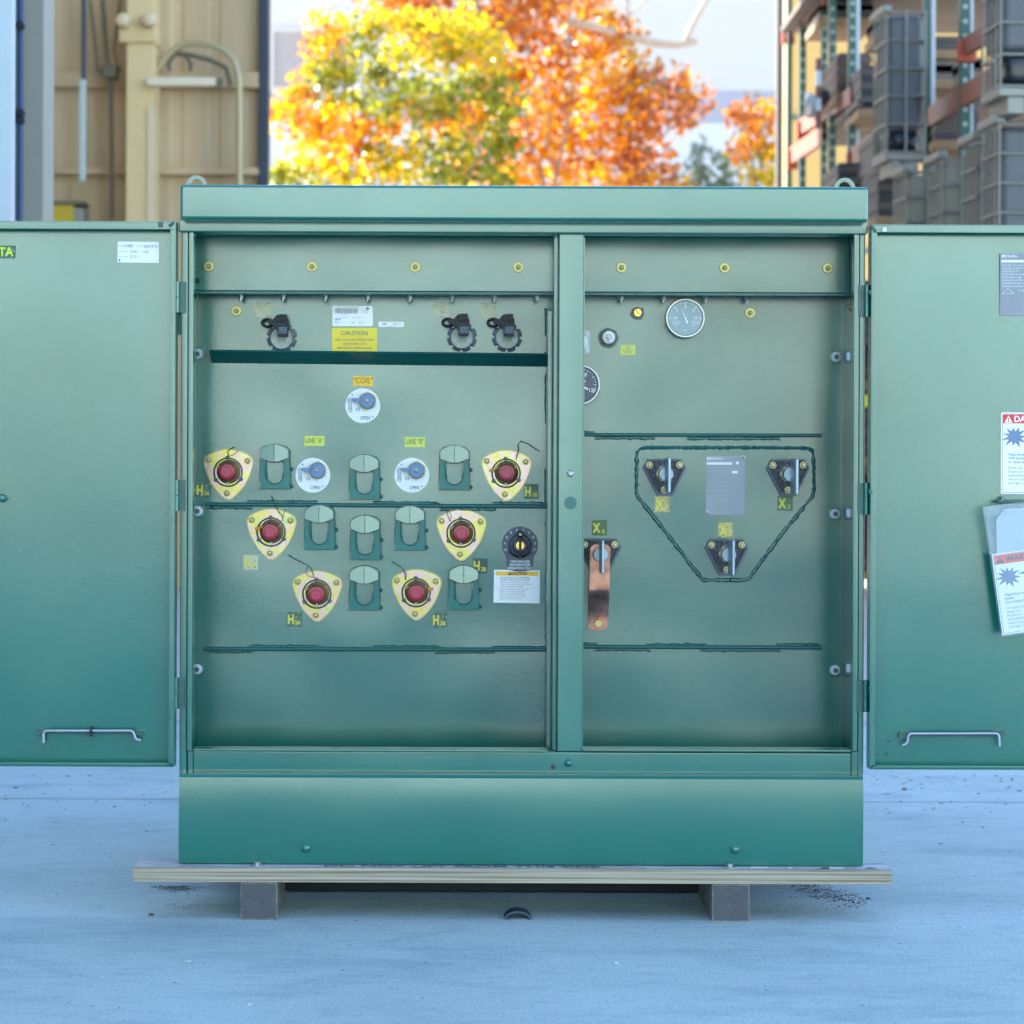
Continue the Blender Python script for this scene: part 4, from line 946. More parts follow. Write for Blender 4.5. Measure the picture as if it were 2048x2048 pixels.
for c, w, lp, o in zip(BUSH, WIRE, LOOP, bl):
    def dense(p):
        out = []
        for i in range(len(p) - 1):
            for j in range(5): t = j / 5; out.append((p[i][0] + (p[i + 1][0] - p[i][0]) * t, p[i][1] + (p[i + 1][1] - p[i][1]) * t, 12 + 6 * math.sin((i + t) * 2)))
        out.append((*p[-1], 14)); return out
    k = Kit(*c); k.line(dense(w), 0.75, M['ink'], 5)
    w2 = [(a + 1.3 * math.sin(i * 1.6), b + 1.3 * math.cos(i * 1.6)) for i, (a, b) in enumerate(w[1:])]; k.line(dense(w2), 0.55, M['cable'], 5); k.line(dense(lp), 0.5, M['cable'], 5)
    k.build('seal_wire', o)
for c, a, b, i in ((BUSH[1], -27, -6, 1), (BUSH[3], -29, -5, 3), (BUSH[5], 28, -7, 5)):
    k = Kit(*c); k.turn(a - 2.5, b, [(1, 15), (3.4, 13), (3.2, 9)], M['orange'], 12); k.turn(a + 2.5, b, [(1, 15), (3.2, 13), (3.2, 9)], M['orange'], 12); k.build('seal', bl[i])

# ------------------------------------------------------------------ parking stands
def stand(u, v):
    k = Kit(u, v)                        # centre of the body
    w, t, s, b = 27.5, -44, -20, 44
    U = [(-27.5, -20), (-20, -20)] + [(-19, 14)] + [(18.5 * math.cos(R(180 - 180 * i / 14)), 14 + 21 * math.sin(R(180 * i / 14))) for i in range(1, 14)] + [(19, 14), (20, -20), (27.5, -20), (30, b), (-30, b)]
    k.poly(U, 0.4, 26, G)
    for i, (vx, vy, vz) in enumerate(k.v):          # the front leans back towards the bottom
        if vy < k.Y(20): k.v[i] = (vx, vy + 0.005 * (k.pt(0, -20)[1] - vz) / (64 * k.k), vz)
    k.poly([(-31, 30), (-27.5, 30), (-29.6, 44), (-32, 44)], 0.4, 20, G)
    k.poly([(-29, -12), (-23, -22), (23, -22), (29, -12), (20, -8), (-20, -8)], 0.4, 22, G)
    k.poly([(-30.5, -22), (30.5, -22), (32.5, 45.5), (-32.5, 45.5)], 0.4, 12, WD); k.poly([(-17, -8), (17, -8), (18.5, 14), (14, 29), (0, 35), (-14, 29), (-18.5, 14)], 11, 12.6, GI)  # wider dark plate draws the shaded side edges of the body
    k.poly([(-30, -17), (-30, -33), (-22, -41), (0, -46), (22, -41), (30, -33), (30, -17), (9, -7.5), (-9, -7.5)], 0.4, 24, WD)  # dark plate painting edge shade round the hood and along its V seam
    k.line([(-18.8, -10, 26)] + [(18.6 * math.cos(R(180 - 180 * i / 14)), 14 + 20.5 * math.sin(R(180 * i / 14)), 26) for i in range(15)] + [(18.8, -10, 26)], 0.8, WD, 5)  # dark outline in place of edge shade along the U
    # inner rims of the U
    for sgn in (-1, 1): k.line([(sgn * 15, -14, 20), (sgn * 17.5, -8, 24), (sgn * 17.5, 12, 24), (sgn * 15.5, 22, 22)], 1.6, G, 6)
    # hood: two facets meeting in a centre seam
    top = [(-28, -32)] + [(-28 + 56 * i / 12, -32 - 12 * math.sin(math.pi * i / 12) ** 0.8) for i in range(1, 12)] + [(28, -32)]
    low = [(28, -18), (8, -10), (0, -10), (-8, -10), (-28, -18)]
    def facet(sgn):
        tp = [p for p in top if p[0] * sgn >= -0.01]; lw = [p for p in low if p[0] * sgn >= -0.01]
        poly = tp + lw if sgn > 0 else tp + lw
        x3 = lambda p, d: (k.pt(*p)[0] + (0.0006 * sgn if abs(p[0]) < 0.02 else 0), k.Y(d), k.pt(*p)[1])
        fr = [x3(p, 48 - abs(p[0]) * (0.13 if sgn > 0 else 0.20) + (p[1] + 18) * 0.12) for p in poly]; bk = [x3(p, 0.5) for p in poly]; n = len(poly)
        k.add(fr + bk, [list(range(n)), list(range(2 * n - 1, n - 1, -1))] + [(i, (i + 1) % n, (i + 1) % n + n, i + n) for i in range(n)], G)
    facet(-1); facet(1)
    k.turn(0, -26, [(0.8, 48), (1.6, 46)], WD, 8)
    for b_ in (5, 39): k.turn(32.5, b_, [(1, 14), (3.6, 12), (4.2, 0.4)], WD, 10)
    return k.build('parking_stand', CAB, smooth=25)
STD = [(551, 933), (729.5, 953.5), (640, 1054), (731, 1074.5), (729.5, 1175), (909, 935), (820.5, 1055.5), (927.5, 1174)]
ps = stand(*STD[0]); x0, z0 = P(*STD[0], YB)
for c in STD[1:]:
    x1, z1 = P(*c, YB); copy_tree(ps, CAB, Vector(ps.location) + Vector((x1 - x0, 0, z1 - z0)))

# ------------------------------------------------------------------ rotary switches with open / closed discs
def switch(u, v):
    k = Kit(u, v); k.turn(0, 0, [(34.2, 1.6), (34.8, 1.2), (34.8, 0.4)], M['disc'], 48)
    k.wr('OPEN', 5.5, 25, 10, 1.75, M['ink'], bold=0.012, sx=0.78); k.wr('CLOSED', -25.5, -1, 10, 1.75, M['ink'], rot=R(-88), bold=0.012, sx=0.78)
    k.turn(-20.5, -21.5, [(1.7, 2), (1.8, 1.7)], M['ink2'], 10); k.turn(20.3, 22, [(1.7, 2), (1.8, 1.7)], M['ink2'], 10)
    k.poly([(-12.5, 4), (-6, 4), (-6, 9.5), (-12.5, 9.5)], 1.6, 1.9, M['ink']); k.poly([(-11.5, 5), (-7, 5), (-7, 8.5), (-11.5, 8.5)], 1.9, 2.1, M['disc'])
    o = k.build('rotary_switch', CAB)
    k = Kit(u, v); k.hexn(9.5, -9.5, 20, 1.7, 8, M['gold'], 0.45); k.build('hex_nut', o)
    k = Kit(u, v); k.turn(9.3, -9.5, [(6, 26), (10, 25.5), (11, 22), (15, 21), (16.2, 18), (16.8, 8)], M['blueknob'], 32)
    k.poly([(-21, -15), (-5, -14.5), (-5, -6), (-21, -8)], 12, 20, M['blueknob'])
    k.poly([(9.3 + 13 * math.cos(R(a)), -9.5 + 13 * math.sin(R(a))) for a in range(5, 180, 12)] + [(9.3 + 8.5 * math.cos(R(a)), -9.5 + 8.5 * math.sin(R(a))) for a in range(175, 0, -12)], 20, 25, M['blueknob'])
    k.build('knob', o)
    k = Kit(u, v); k.turn(9.3, -9.5, [(1.2, 30), (2.8, 29.6), (3.8, 28), (4, 25)], M['steel'], 14); k.turn(9.3, -9.5, [(0.9, 31), (1.2, 30.2)], M['ink'], 8); k.build('screw', o)
    return o
SW = [(725.4, 811.5), (625.7, 950.5), (823.6, 950.5)]
sw = switch(*SW[0]); x0, z0 = P(*SW[0], YB)
for c in SW[1:]: x1, z1 = P(*c, YB); copy_tree(sw, CAB, Vector(sw.location) + Vector((x1 - x0, 0, z1 - z0)))

# ------------------------------------------------------------------ fuse holders
def fuse(u, v):
    k = Kit(u, v); pts = []
    for i in range(72):
        a = 360 * i / 72; r = 30 if (a % 45) > 6 else 24.5; pts.append((r * math.cos(R(a)), r * math.sin(R(a))))
    inner = [(23 * math.cos(R(360 * i / 72)), 23 * math.sin(R(360 * i / 72))) for i in range(72)]
    n = 72; vs = [(k.pt(*p)[0], k.Y(9), k.pt(*p)[1]) for p in pts] + [(k.pt(*p)[0], k.Y(11), k.pt(*p)[1]) for p in inner] + [(k.pt(*p)[0], k.Y(.4), k.pt(*p)[1]) for p in pts] + [(k.pt(*p)[0], k.Y(1.0), k.pt(*p)[1]) for p in inner]
    fs = []
    for i in range(n):
        j = (i + 1) % n; fs += [(i, j, j + n, i + n), (i, i + 2 * n, j + 2 * n, j), (i + n, j + n, j + 3 * n, i + 3 * n)]
    k.add(vs, fs, M['slate']); o = k.build('fuse_holder', CAB)
    k = Kit(u, v); k.turn(0, 0, [(19, 3), (22, 3.2), (22.8, 6)], M['socket'], 40)
    for a, b, w, h in ((-15, -3, 5, 1.6), (15, -3, 5, 1.6), (-12, 11, 9, 1.6), (12, 11, 9, 1.6), (0, 15, 1.6, 6)): k.poly([(a - w, b - h), (a + w, b - h), (a + w, b + h), (a - w, b + h)], 3.4, 5.5, M['ivory'])
    k.poly([(-9, -10), (9, -10), (9, 9), (-9, 9)], 3.4, 5, plain('socket_grey', (0.24, 0.29, 0.26), 0.5)); k.build('socket', o)
    k = Kit(u, v)                        # the folded back black cover with its pull ring
    k.poly([(-6, -2), (13, -2), (14, -18), (15, -32), (9, -44), (-8, -44), (-16, -35), (-26, -34), (-28, -28), (-18, -24), (-8, -14)], 12, 34, M['black'])
    k.poly([(-5, -6), (12, -6), (13, -20), (-4, -20)], 34, 38, M['navy2']); k.line([(-14, -32, 36), (-5, -24, 38), (13, -23, 38)], 1.2, M['navy2'], 6); k.line([(-8, -42, 38), (2, -44, 39), (12, -42, 38)], 1.5, M['navy2'], 6); k.poly([(-8, -40), (10, -43), (13, -34), (-10, -30)], 34, 41, M['black'])
    k.turn(9, -43, [(2, 38), (2.6, 34)], M['black'], 10); k.poly([(-6, 0), (13, 0), (13, -3), (-6, -3)], 30, 36, M['black'])
    rp = [(-28 + 10.5 * math.cos(R(a)), -28 + 7.2 * math.sin(R(a)), 24) for a in range(0, 361, 20)]; k.line(rp, 2.8, M['black'], 8)
    k.build('cover', o)
    return o
FU = [(564, 675), (924, 674), (1014, 674.5)]
fh = fuse(*FU[0]); x0, z0 = P(*FU[0], YB)
for c in FU[1:]: x1, z1 = P(*c, YB); copy_tree(fh, CAB, Vector(fh.location) + Vector((x1 - x0, 0, z1 - z0)))

# ------------------------------------------------------------------ low voltage terminals
def terminal(u, v, blade=True):
    k = Kit(u, v); T = [(-33, -30), (33, -30), (43, -12), (16, 43), (-14, 43), (-43, -12)]; ins = [(a * 0.86, b * 0.86) for a, b in T]
    k.poly(T, 0.6, 6, M['navy']); n = 6
    vs = [(k.pt(*p)[0], k.Y(14), k.pt(*p)[1]) for p in T] + [(k.pt(*p)[0], k.Y(14), k.pt(*p)[1]) for p in ins] + [(k.pt(*p)[0], k.Y(6), k.pt(*p)[1]) for p in T] + [(k.pt(*p)[0], k.Y(6), k.pt(*p)[1]) for p in ins]
    k.add(vs, [f for i in range(6) for j in [(i + 1) % 6] for f in ((i, j, j + 6, i + 6), (i, i + 12, j + 12, j), (i + 6, j + 6, j + 18, i + 18))], M['navy2'])
    for a in range(15, 375, 30):
        c, s = math.cos(R(a)), math.sin(R(a)); L = 26 if a % 60 == 15 else 24
        k.poly([(c * 17 - s * 1.3, s * 17 + c * 1.3 - 2), (c * L - s * 1.3, s * L + c * 1.3 - 2), (c * L + s * 1.3, s * L - c * 1.3 - 2), (c * 17 + s * 1.3, s * 17 - c * 1.3 - 2)], 6, 12, M['navy2'])
    k.turn(0, -2, [(14, 13), (18, 13), (18.6, 6)], M['navy2'], 32)
    o = k.build('terminal', CAB)
    k = Kit(u, v); k.hexn(0, 0, 16.5, 13, 24, M['gold'], 0.0); k.build('hex_nut', o)
    k = Kit(u, v); k.turn(0.5, 0, [(13.5, 70), (14.2, 69), (14.2, 24)], M['spade'], 36); k.build('stud', o)
    for a, b in ((-29.5, -17.5), (30, -18), (0, 31.5)):
        k = Kit(u, v); k.turn(a, b, [(5.4, 17), (6.6, 16.8), (6.8, 14)], M['gold'], 18); k.hexn(a, b, 5, 17, 21, M['golddark']); k.turn(a, b, [(2, 25), (2.6, 24.6), (2.6, 21)], M['steel'], 12); k.build('bolt', o)
    return o
TM = [(1327.8, 948), (1452, 1107.7), (1574.5, 948.5), (1198.4, 1107)]
tmn = terminal(*TM[0]); x0, z0 = P(*TM[0], YB); tl = [tmn]
for c in TM[1:]: x1, z1 = P(*c, YB); tl.append(copy_tree(tmn, CAB, Vector(tmn.location) + Vector((x1 - x0, 0, z1 - z0))))
for (c, a0, a1, b0, b1, o) in ((TM[0], -3, 3.5, -33, 36, tl[0]), (TM[1], -2, 4, -32, 38, tl[1]), (TM[2], -1, 6, -32, 39, tl[2]), (TM[3], -3, 3, -31, 35, tl[3])):
    k = Kit(*c); xa, za = k.pt(a0, b0); xb, zb = k.pt(a1, b1)
    k.box(xa, xb, k.Y(170), k.Y(68), zb, za, M['spade'], 0.0032, 3); k.build('spade', o)
# copper strap on the fourth one
k = Kit(*TM[3]); w = 20.2
path = [(-19, 22), (14, 22), (50, 21), (56, 18), (62, 8), (68, 4), (120, 3), (154, 3)]
def strap_row(b, d, hw, sh): xa, za = k.pt(-hw + sh, b); xb, _ = k.pt(hw + sh, b); return [(xa, k.Y(d + 26), za), (xb, k.Y(d + 26), za), (xb, k.Y(d + 26 - 5), za), (xa, k.Y(d + 26 - 5), za)]
path = [(-19, 0, 10), (-17, 0, 15), (-12, 0, 20.2), (40, 0, 20.2), (70, 0, 20.2), (75, -0.4, 20.2), (80, -2.4, 20.2), (86, -6, 20.2), (94, -11, 20.2), (102, -15, 20.2), (110, -18, 20.2), (118, -20, 20.2), (126, -21.2, 20.2), (134, -21.5, 20.2), (146, -21.5, 20.2), (151, -21.5, 16), (153.5, -21.5, 10), (154.5, -21.5, 3)]
vs = []; fs = []
for i, (b, d, hw) in enumerate(path): vs += strap_row(b, d, hw, -(b / 154) * 3.0 + 0.8)
for i in range(len(path) - 1):
    for q in range(4): fs.append((i * 4 + q, i * 4 + (q + 1) % 4, (i + 1) * 4 + (q + 1) % 4, (i + 1) * 4 + q))
fs += [(0, 1, 2, 3), tuple(len(vs) - 4 + q for q in (3, 2, 1, 0))]
k.add(vs, fs, M['copper']); st = k.build('copper_strap', CAB, smooth=30)
k = Kit(1196, 1246); k.hexn(0, 0, 8, 9, 16, M['steel'], 0.2); k.turn(0, 0, [(6.5, 17), (7, 16)], M['gold'], 16); k.build('bolt', st)
k = Kit(1199, 1236); k.poly([(-5, -2), (3, -4), (5, 1), (-2, 3)], 9.6, 9.9, plain('orange_paint_mark', (0.8, 0.12, 0.02), 0.5)); k.build('paint_mark', st)

# ------------------------------------------------------------------ tap changer
k = Kit(1040, 1089)
body = [(36 * math.cos(R(a)), 36 * math.sin(R(a))) for a in range(140, 401, 10)] + [(27, 26), (26, 46), (20, 51), (10, 53), (0, 53.5), (-10, 53), (-20, 51), (-26, 46), (-27, 26)]
k.poly(body, 0.4, 5, M['slate'])
for i, ch in enumerate('AABBCCDDEE'):
    a = R(198 - 24.0 * i); k.wr(ch, 30.5 * math.cos(a), -30.5 * math.sin(a) + 1, 6.2, 5.3, M['disc'], bold=0.01)
for t, b, s in (('TAPCHANGER', 34, 6.8), ('DE-ENERGIZED', 40.6, 6.8), ('OPERATION ONLY', 47.4, 6.6)): k.wr(t, 0, b, s, 5.3, M['disc'], bold=0.022, sx=0.9)
tc_ = k.build('tap_changer', CAB)
k = Kit(1040, 1089); k.turn(0, 2, [(12, 22), (14, 21), (15, 12), (21, 11), (22.5, 9), (23, 5)], M['navy'], 32)
for a in (-62, -118, -25, -155): k.turn(23 * math.cos(R(a)), 23 * math.sin(R(a)), [(2, 7), (3.4, 6.4), (3.6, 5)], M['navy2'], 12)
k.line([(28 * math.cos(R(a)), 28 * math.sin(R(a)) - 2, 6) for a in range(35, 146, 10)], 1.4, M['navy'], 6); k.build('dial', tc_)
k = Kit(1040, 1089); k.turn(0, 2, [(7.5, 24), (8.6, 23.5), (8.6, 21)], M['brass'], 28); k.build('hub', tc_)
k = Kit(1040, 1089); k.poly([(-2.4, 26), (2.4, 26), (2.4, -18), (-2.4, -18)], 24.2, 34, M['black']); k.turn(0, -21, [(2.5, 30), (3, 34), (6.5, 34), (7, 31), (7, 10)], M['black'], 20); k.turn(0, -21, [(2.2, 36), (3, 35), (3, 31)], M['greybolt'], 12); k.build('handle', tc_)

# ------------------------------------------------------------------ gauges and fittings of the right compartment
def gauge(u, v, r, face, name, draw):
    k = Kit(u, v); k.turn(0, 0, [(r * 0.86, 34), (r * 0.90, 38), (r * 0.97, 38), (r, 34), (r, 0.4)], M['steel'], 56, False); o = k.build(name, CAB)
    k = Kit(u, v); k.turn(0, 0, [(r * 0.87, 33)], face, 56); draw(k); k.build('dial', o); return o
gface = plain('grey_dial', (0.30, 0.37, 0.38), 0.5); wht = plain('dial_white', (0.85, 0.87, 0.88), 0.5)
def pg_draw(k):
    for t, a, b, s in (('0', 0, -22, 9), ('5', -16.5, -15.5, 8.5), ('5', 16.5, -15.5, 8.5), ('10', -21, 0, 8.5), ('10', 20, 0, 8.5)): k.wr(t, a, b, s, 33.8, wht, bold=0.01)
    for t, a, b in (('VACUUM', -19, 7), ('INCHES', -19, 11), ('Hg', -19, 15), ('PRESSURE', 20, 7), ('POUNDS', 20, 11), ('PSI', 17, 15)): k.wr(t, a, b, 4.2, 33.8, wht)
    for i in range(21):
        a = R(180 + 9 * i); r0, r1 = (27 if i % 5 == 0 else 30), 32.5
        c, s = math.cos(a), math.sin(a); w = 0.7 if i % 5 == 0 else 0.35; k.poly([(c * r0 - s * w, s * r0 + c * w), (c * r1 - s * w, s * r1 + c * w), (c * r1 + s * w, s * r1 - c * w), (c * r0 + s * w, s * r0 - c * w)], 33.4, 33.8, wht)
    c, s = math.cos(R(248)), math.sin(R(248)); k.poly([(-s * 0.9, c * 0.9), (c * 30, s * 30), (s * 0.9, -c * 0.9), (-c * 11 + s * 2, -s * 11 - c * 2), (-c * 11 - s * 2, -s * 11 + c * 2)], 34.6, 35.2, wht); k.turn(0, 0, [(1.4, 36.4), (2.2, 35.6), (2.3, 33.4)], wht, 14)
    k.wr('psi', 0, 24, 5, 33.8, wht)
gauge(1368.4, 637.7, 39.5, gface, 'pressure_gauge', pg_draw)
def tg_draw(k):
    for t, a, b, s in (('80', 9, -19, 10), ('120', 24, 11, 10), ('40', -16, -20, 10), ('0', -24, 11, 10)): k.wr(t, a, b, s, 33.8, wht, bold=0.012)
    for i in range(25):
        a = R(150 + 10 * i); r0, r1 = (28 if i % 3 == 0 else 31), 33; c, s = math.cos(a), math.sin(a); w = 0.6
        k.poly([(c * r0 - s * w, s * r0 + c * w), (c * r1 - s * w, s * r1 + c * w), (c * r1 + s * w, s * r1 - c * w), (c * r0 + s * w, s * r0 - c * w)], 33.4, 33.8, wht)
    for b in (-9, -6): k.poly([(4, b), (12, b), (12, b + 1), (4, b + 1)], 33.4, 33.7, wht)
    k.poly([(0, -1), (17, 8), (15, 11), (0, 2)], 34, 34.6, wht); k.poly([(0, 0), (18, -2.5), (17, -0.5), (0, 1.5)], 34.8, 35.2, M['redlabel']); k.turn(0, 0, [(3, 36), (3.4, 33.4)], wht, 14)
gauge(1158.7, 770, 41, plain('navy_dial', (0.02, 0.045, 0.09), 0.25), 'thermometer_gauge', tg_draw)
k = Kit(1156, 685); k.poly(rrect(47, 47, 5), 0.4, 7, M['greyflange'])
for a, b in ((17.5, -17.5), (17.5, 17), (-17.5, -17.5), (-17.5, 17)): k.turn(a, b, [(3.0, 8), (4.2, 7.6), (4.3, 7)], M['galv'], 14)
o = k.build('relief_flange', CAB); k = Kit(1156, 685); k.turn(0, 0, [(15, 10), (18.5, 9.5), (19, 7)], M['white'], 36); k.build('flange_face', o)
def blob(u, v, r, seed, name='sealed_patch'):
    rnd = random.Random(seed); k = Kit(u, v); k.poly([(r * rnd.uniform(.9, 1.12) * math.cos(R(a)), r * rnd.uniform(.9, 1.12) * math.sin(R(a))) for a in range(0, 360, 20)], 0.4, 1.6, plain('sealant_green', (0.006, 0.04, 0.034), 0.3)); return k.build(name, CAB)
o = blob(1275, 627, 13.5, 4); k = Kit(1275, 626); k.turn(0, 0, [(7.5, 14), (8.4, 13), (8.7, 1.7)], M['brass'], 24); k.line([(-3, -6, 15), (-1, 0, 15), (7, 3, 15)], 0.7, M['ink'], 5); k.line([(0, -2, 14.5), (6, -12, 12), (12, -8, 8), (11, 2, 6)], 0.8, M['galv'], 6); k.build('brass_fitting', o)
o = blob(1216.7, 676, 20.5, 9); k = Kit(1216.7, 675); k.turn(0, 0, [(12.5, 18), (14.6, 16), (15.2, 9), (15.5, 1.7)], M['galv'], 32); k.poly(rrect(17, 17, 2, tilt=20), 18, 26, M['greybolt']); k.turn(0, 0, [(1.5, 38), (5.0, 37), (5.6, 34), (5.6, 26)], M['greyflange'], 20); k.build('drain_valve', o)

# ------------------------------------------------------------------ stickers and plates on the tank wall
def sticker(u0, v0, u1, v1, mat, name='sticker', y=YB, r=1.5, tilt=0, parent=CAB, d=0.9, d0=0.4):
    k = Kit((u0 + u1) / 2, (v0 + v1) / 2, y); k.poly(rrect(u1 - u0, v1 - v0, r, 3, tilt), d0, d, mat); return k
INK, INK2 = M['ink'], M['ink2']
k = sticker(706, 752.5, 746.5, 772, M['amber']); k.wr('"COIL"', 0, -0.5, 16.5, 1.2, INK, sx=0.82); k.wr('PART NO', -13, 8, 2.2, 1.2, INK2); k.build('coil_sticker', CAB)
k = sticker(609, 872, 649, 892, M['lime']); k.wr('LINE "A"', 0, -0.5, 14.5, 1.2, INK, sx=0.68); k.build('line_sticker', CAB)
k = sticker(809.7, 874.5, 850, 894.3, M['lime']); k.wr('LINE "B"', 0, -0.5, 14.5, 1.2, INK, sx=0.68); k.build('line_sticker', CAB)
k = sticker(1240.5, 690.5, 1270.7, 710, M['lime']); k.wr('OIL', 0, -4.5, 7.6, 1.2, INK2, sx=0.9); k.wr('LEVEL', 0, 4, 7.6, 1.2, INK2, sx=0.9); k.poly([(-13, -0.4), (13, -0.4), (13, 0.1), (-13, 0.1)], .9, 1.15, INK2); k.build('oil_level_sticker', CAB)
k = sticker(664, 655.8, 754, 706.5, M['yellow'], r=2)
k.wr('CAUTION', 0, -14.5, 12, 1.6, INK2, bold=0.01); 
for t, b in (('READ FUSEHOLDER INSTRUCTIONS', -1.5), ('BEFORE OPERATING', 6.5), ('VENT BEFORE OPERATING FUSE', 15)): k.wr(t, 0, b, 5.6, 1.6, INK2, sx=0.86)
k.build('caution_sticker', CAB)
k = sticker(665, 612, 745.5, 652.5, M['white'], r=2); rnd = random.Random(2); a = -36
while a < 10:
    w = rnd.choice((0.5, 0.8, 1.2)); k.poly([(a, -15.5), (a + w, -15.5), (a + w, -5.5), (a, -5.5)], 0.9, 1.2, INK2); a += w + rnd.choice((0.5, 0.8))
k.wr('SERIAL NO. 26013 REV POLE TESTED', -8, -18, 2.8, 1.2, INK2); k.wr('91 20 7009', 24, -11.5, 3, 1.2, INK2); k.wr('BUS T50', 25, -7.5, 3, 1.2, INK2); k.wr('CLASS SERIES 70', -26, -3.5, 2.8, 1.2, INK2, align='LEFT'); k.wr('MILWAUKEE, WI', 10, 2.5, 2.8, 1.2, INK2); k.wr('KVA 1500', -16, 2.5, 2.8, 1.2, INK2)
k.wr('7808', -30, 6.5, 6.5, 1.2, M['violet'], rot=0.1); k.wr('7.D', -32, 13, 6.5, 1.2, M['violet'], rot=-0.1); k.wr('34', 0, 13.5, 7, 1.2, M['violet'], rot=0.15)
k.poly([(28, -18), (33, -16), (32, -13), (27, -14)], .9, 1.2, M['blueink'])
for b in (10, 13, 16): k.wr('00 110', 17, b, 2.8, 1.2, INK2)
k.build('test_tag', CAB)
k = sticker(757, 643.8, 808, 654, M['white'], r=2.5, tilt=0.5); k.wr('ABB', -14, -1, 5.5, 1.2, INK2, bold=0.02); k.wr('BAY-O', 12, -1, 5.5, 1.2, INK2); k.wr('LOADBREAK FUSE', 0, 3.6, 2, 1.2, INK2); k.build('maker_sticker', CAB)
for (u, v) in ((526.6, 620), (883, 619.5), (976.5, 622)):
    k = sticker(u - 15, v - 15, u + 15, v + 15, M['worn_pale'], r=0.5); k.build('worn_sticker', CAB)
def mark(u0, v0, u1, v1, mat, big, sub, y=YB, dx=0, bold=0.05):
    k = sticker(u0, v0, u1, v1, mat, r=0.5, y=y); k.wr(big, -7 + dx, 1, 25, 1.3, M['yletter'], bold=bold, sx=0.72); 
    if sub: k.wr(sub, 6.5 + dx, 7, 11.5, 1.3, M['yletter'], bold=0.03, sx=0.85)
    return k.build('phase_sticker', CAB)
mark(392, 965, 422, 995, M['worn_dark'], 'H', '1A'); mark(486.6, 1110, 516.6, 1139.5, M['worn_pale'], 'H', '2A'); mark(573.5, 1223.7, 604, 1253, M['worn_dark'], 'H', '3A')
mark(1048, 968, 1077, 998, M['worn_dark'], 'H', '1B'); mark(945.7, 1116.7, 975, 1146.7, plain('dark_sticker', (0.02, 0.07, 0.05), 0.5), 'H', '2B'); mark(863.5, 1224.7, 894.6, 1255, M['worn_dark'], 'H', '3B')
YT = YB - 0.0022
mark(1309, 993, 1339, 1024.5, M['worn_yellow'], 'X', '1', YT, 2); mark(1436, 1045, 1466, 1074.6, M['worn_yellow'], 'X', '2', YT, 2); mark(1554.8, 992, 1585.6, 1021.6, plain('olive_sticker', (0.07, 0.15, 0.07), 0.5), 'X', '3', YT, 1); mark(1183.8, 1040.5, 1214, 1071, plain('olive_sticker2', (0.06, 0.13, 0.05), 0.5), 'X', '0', YB, 1)
k = sticker(987.5, 1140, 1079.5, 1206, M['white'], r=0.8, tilt=0.8); k.poly([(-42.5, -30), (43.5, -29.5), (43.5, -21.5), (-42.5, -22)], .9, 1.15, M['amber']); k.wr('CAUTION', 4, -25.6, 7.4, 1.4, INK, bold=0.03); k.poly([(-18, -23), (-14.8, -28.5), (-11.6, -23)], 1.15, 1.35, INK)
for i, t in enumerate(('DE-ENERGIZE TRANSFORMER', 'WHEN CHANGING VOLTAGE.', 'Failure to comply may result in', 'minor or moderate personal injury', 'and/or equipment damage.')): k.wr(t, -33, -17.5 + i * 4.2, 4.4, 1.2, INK2, align='LEFT', bold=0.01 if i < 2 else 0)
k.poly([(-43, 2.4), (43, 2.8), (43, 3.2), (-43, 2.8)], .9, 1.15, INK2)
for i, t in enumerate(('Before operating handle, back out', 'lockscrew to clear index plate.', 'Pull out and rotate gently until', 'pointer drops into slot of index', 'plate at desired position. Turn in', 'lockscrew until it bottoms.')): k.wr(t, -34, 6 + i * 3.7, 4.1, 1.2, INK2, align='LEFT')
k.build('tap_caution_sticker', CAB)
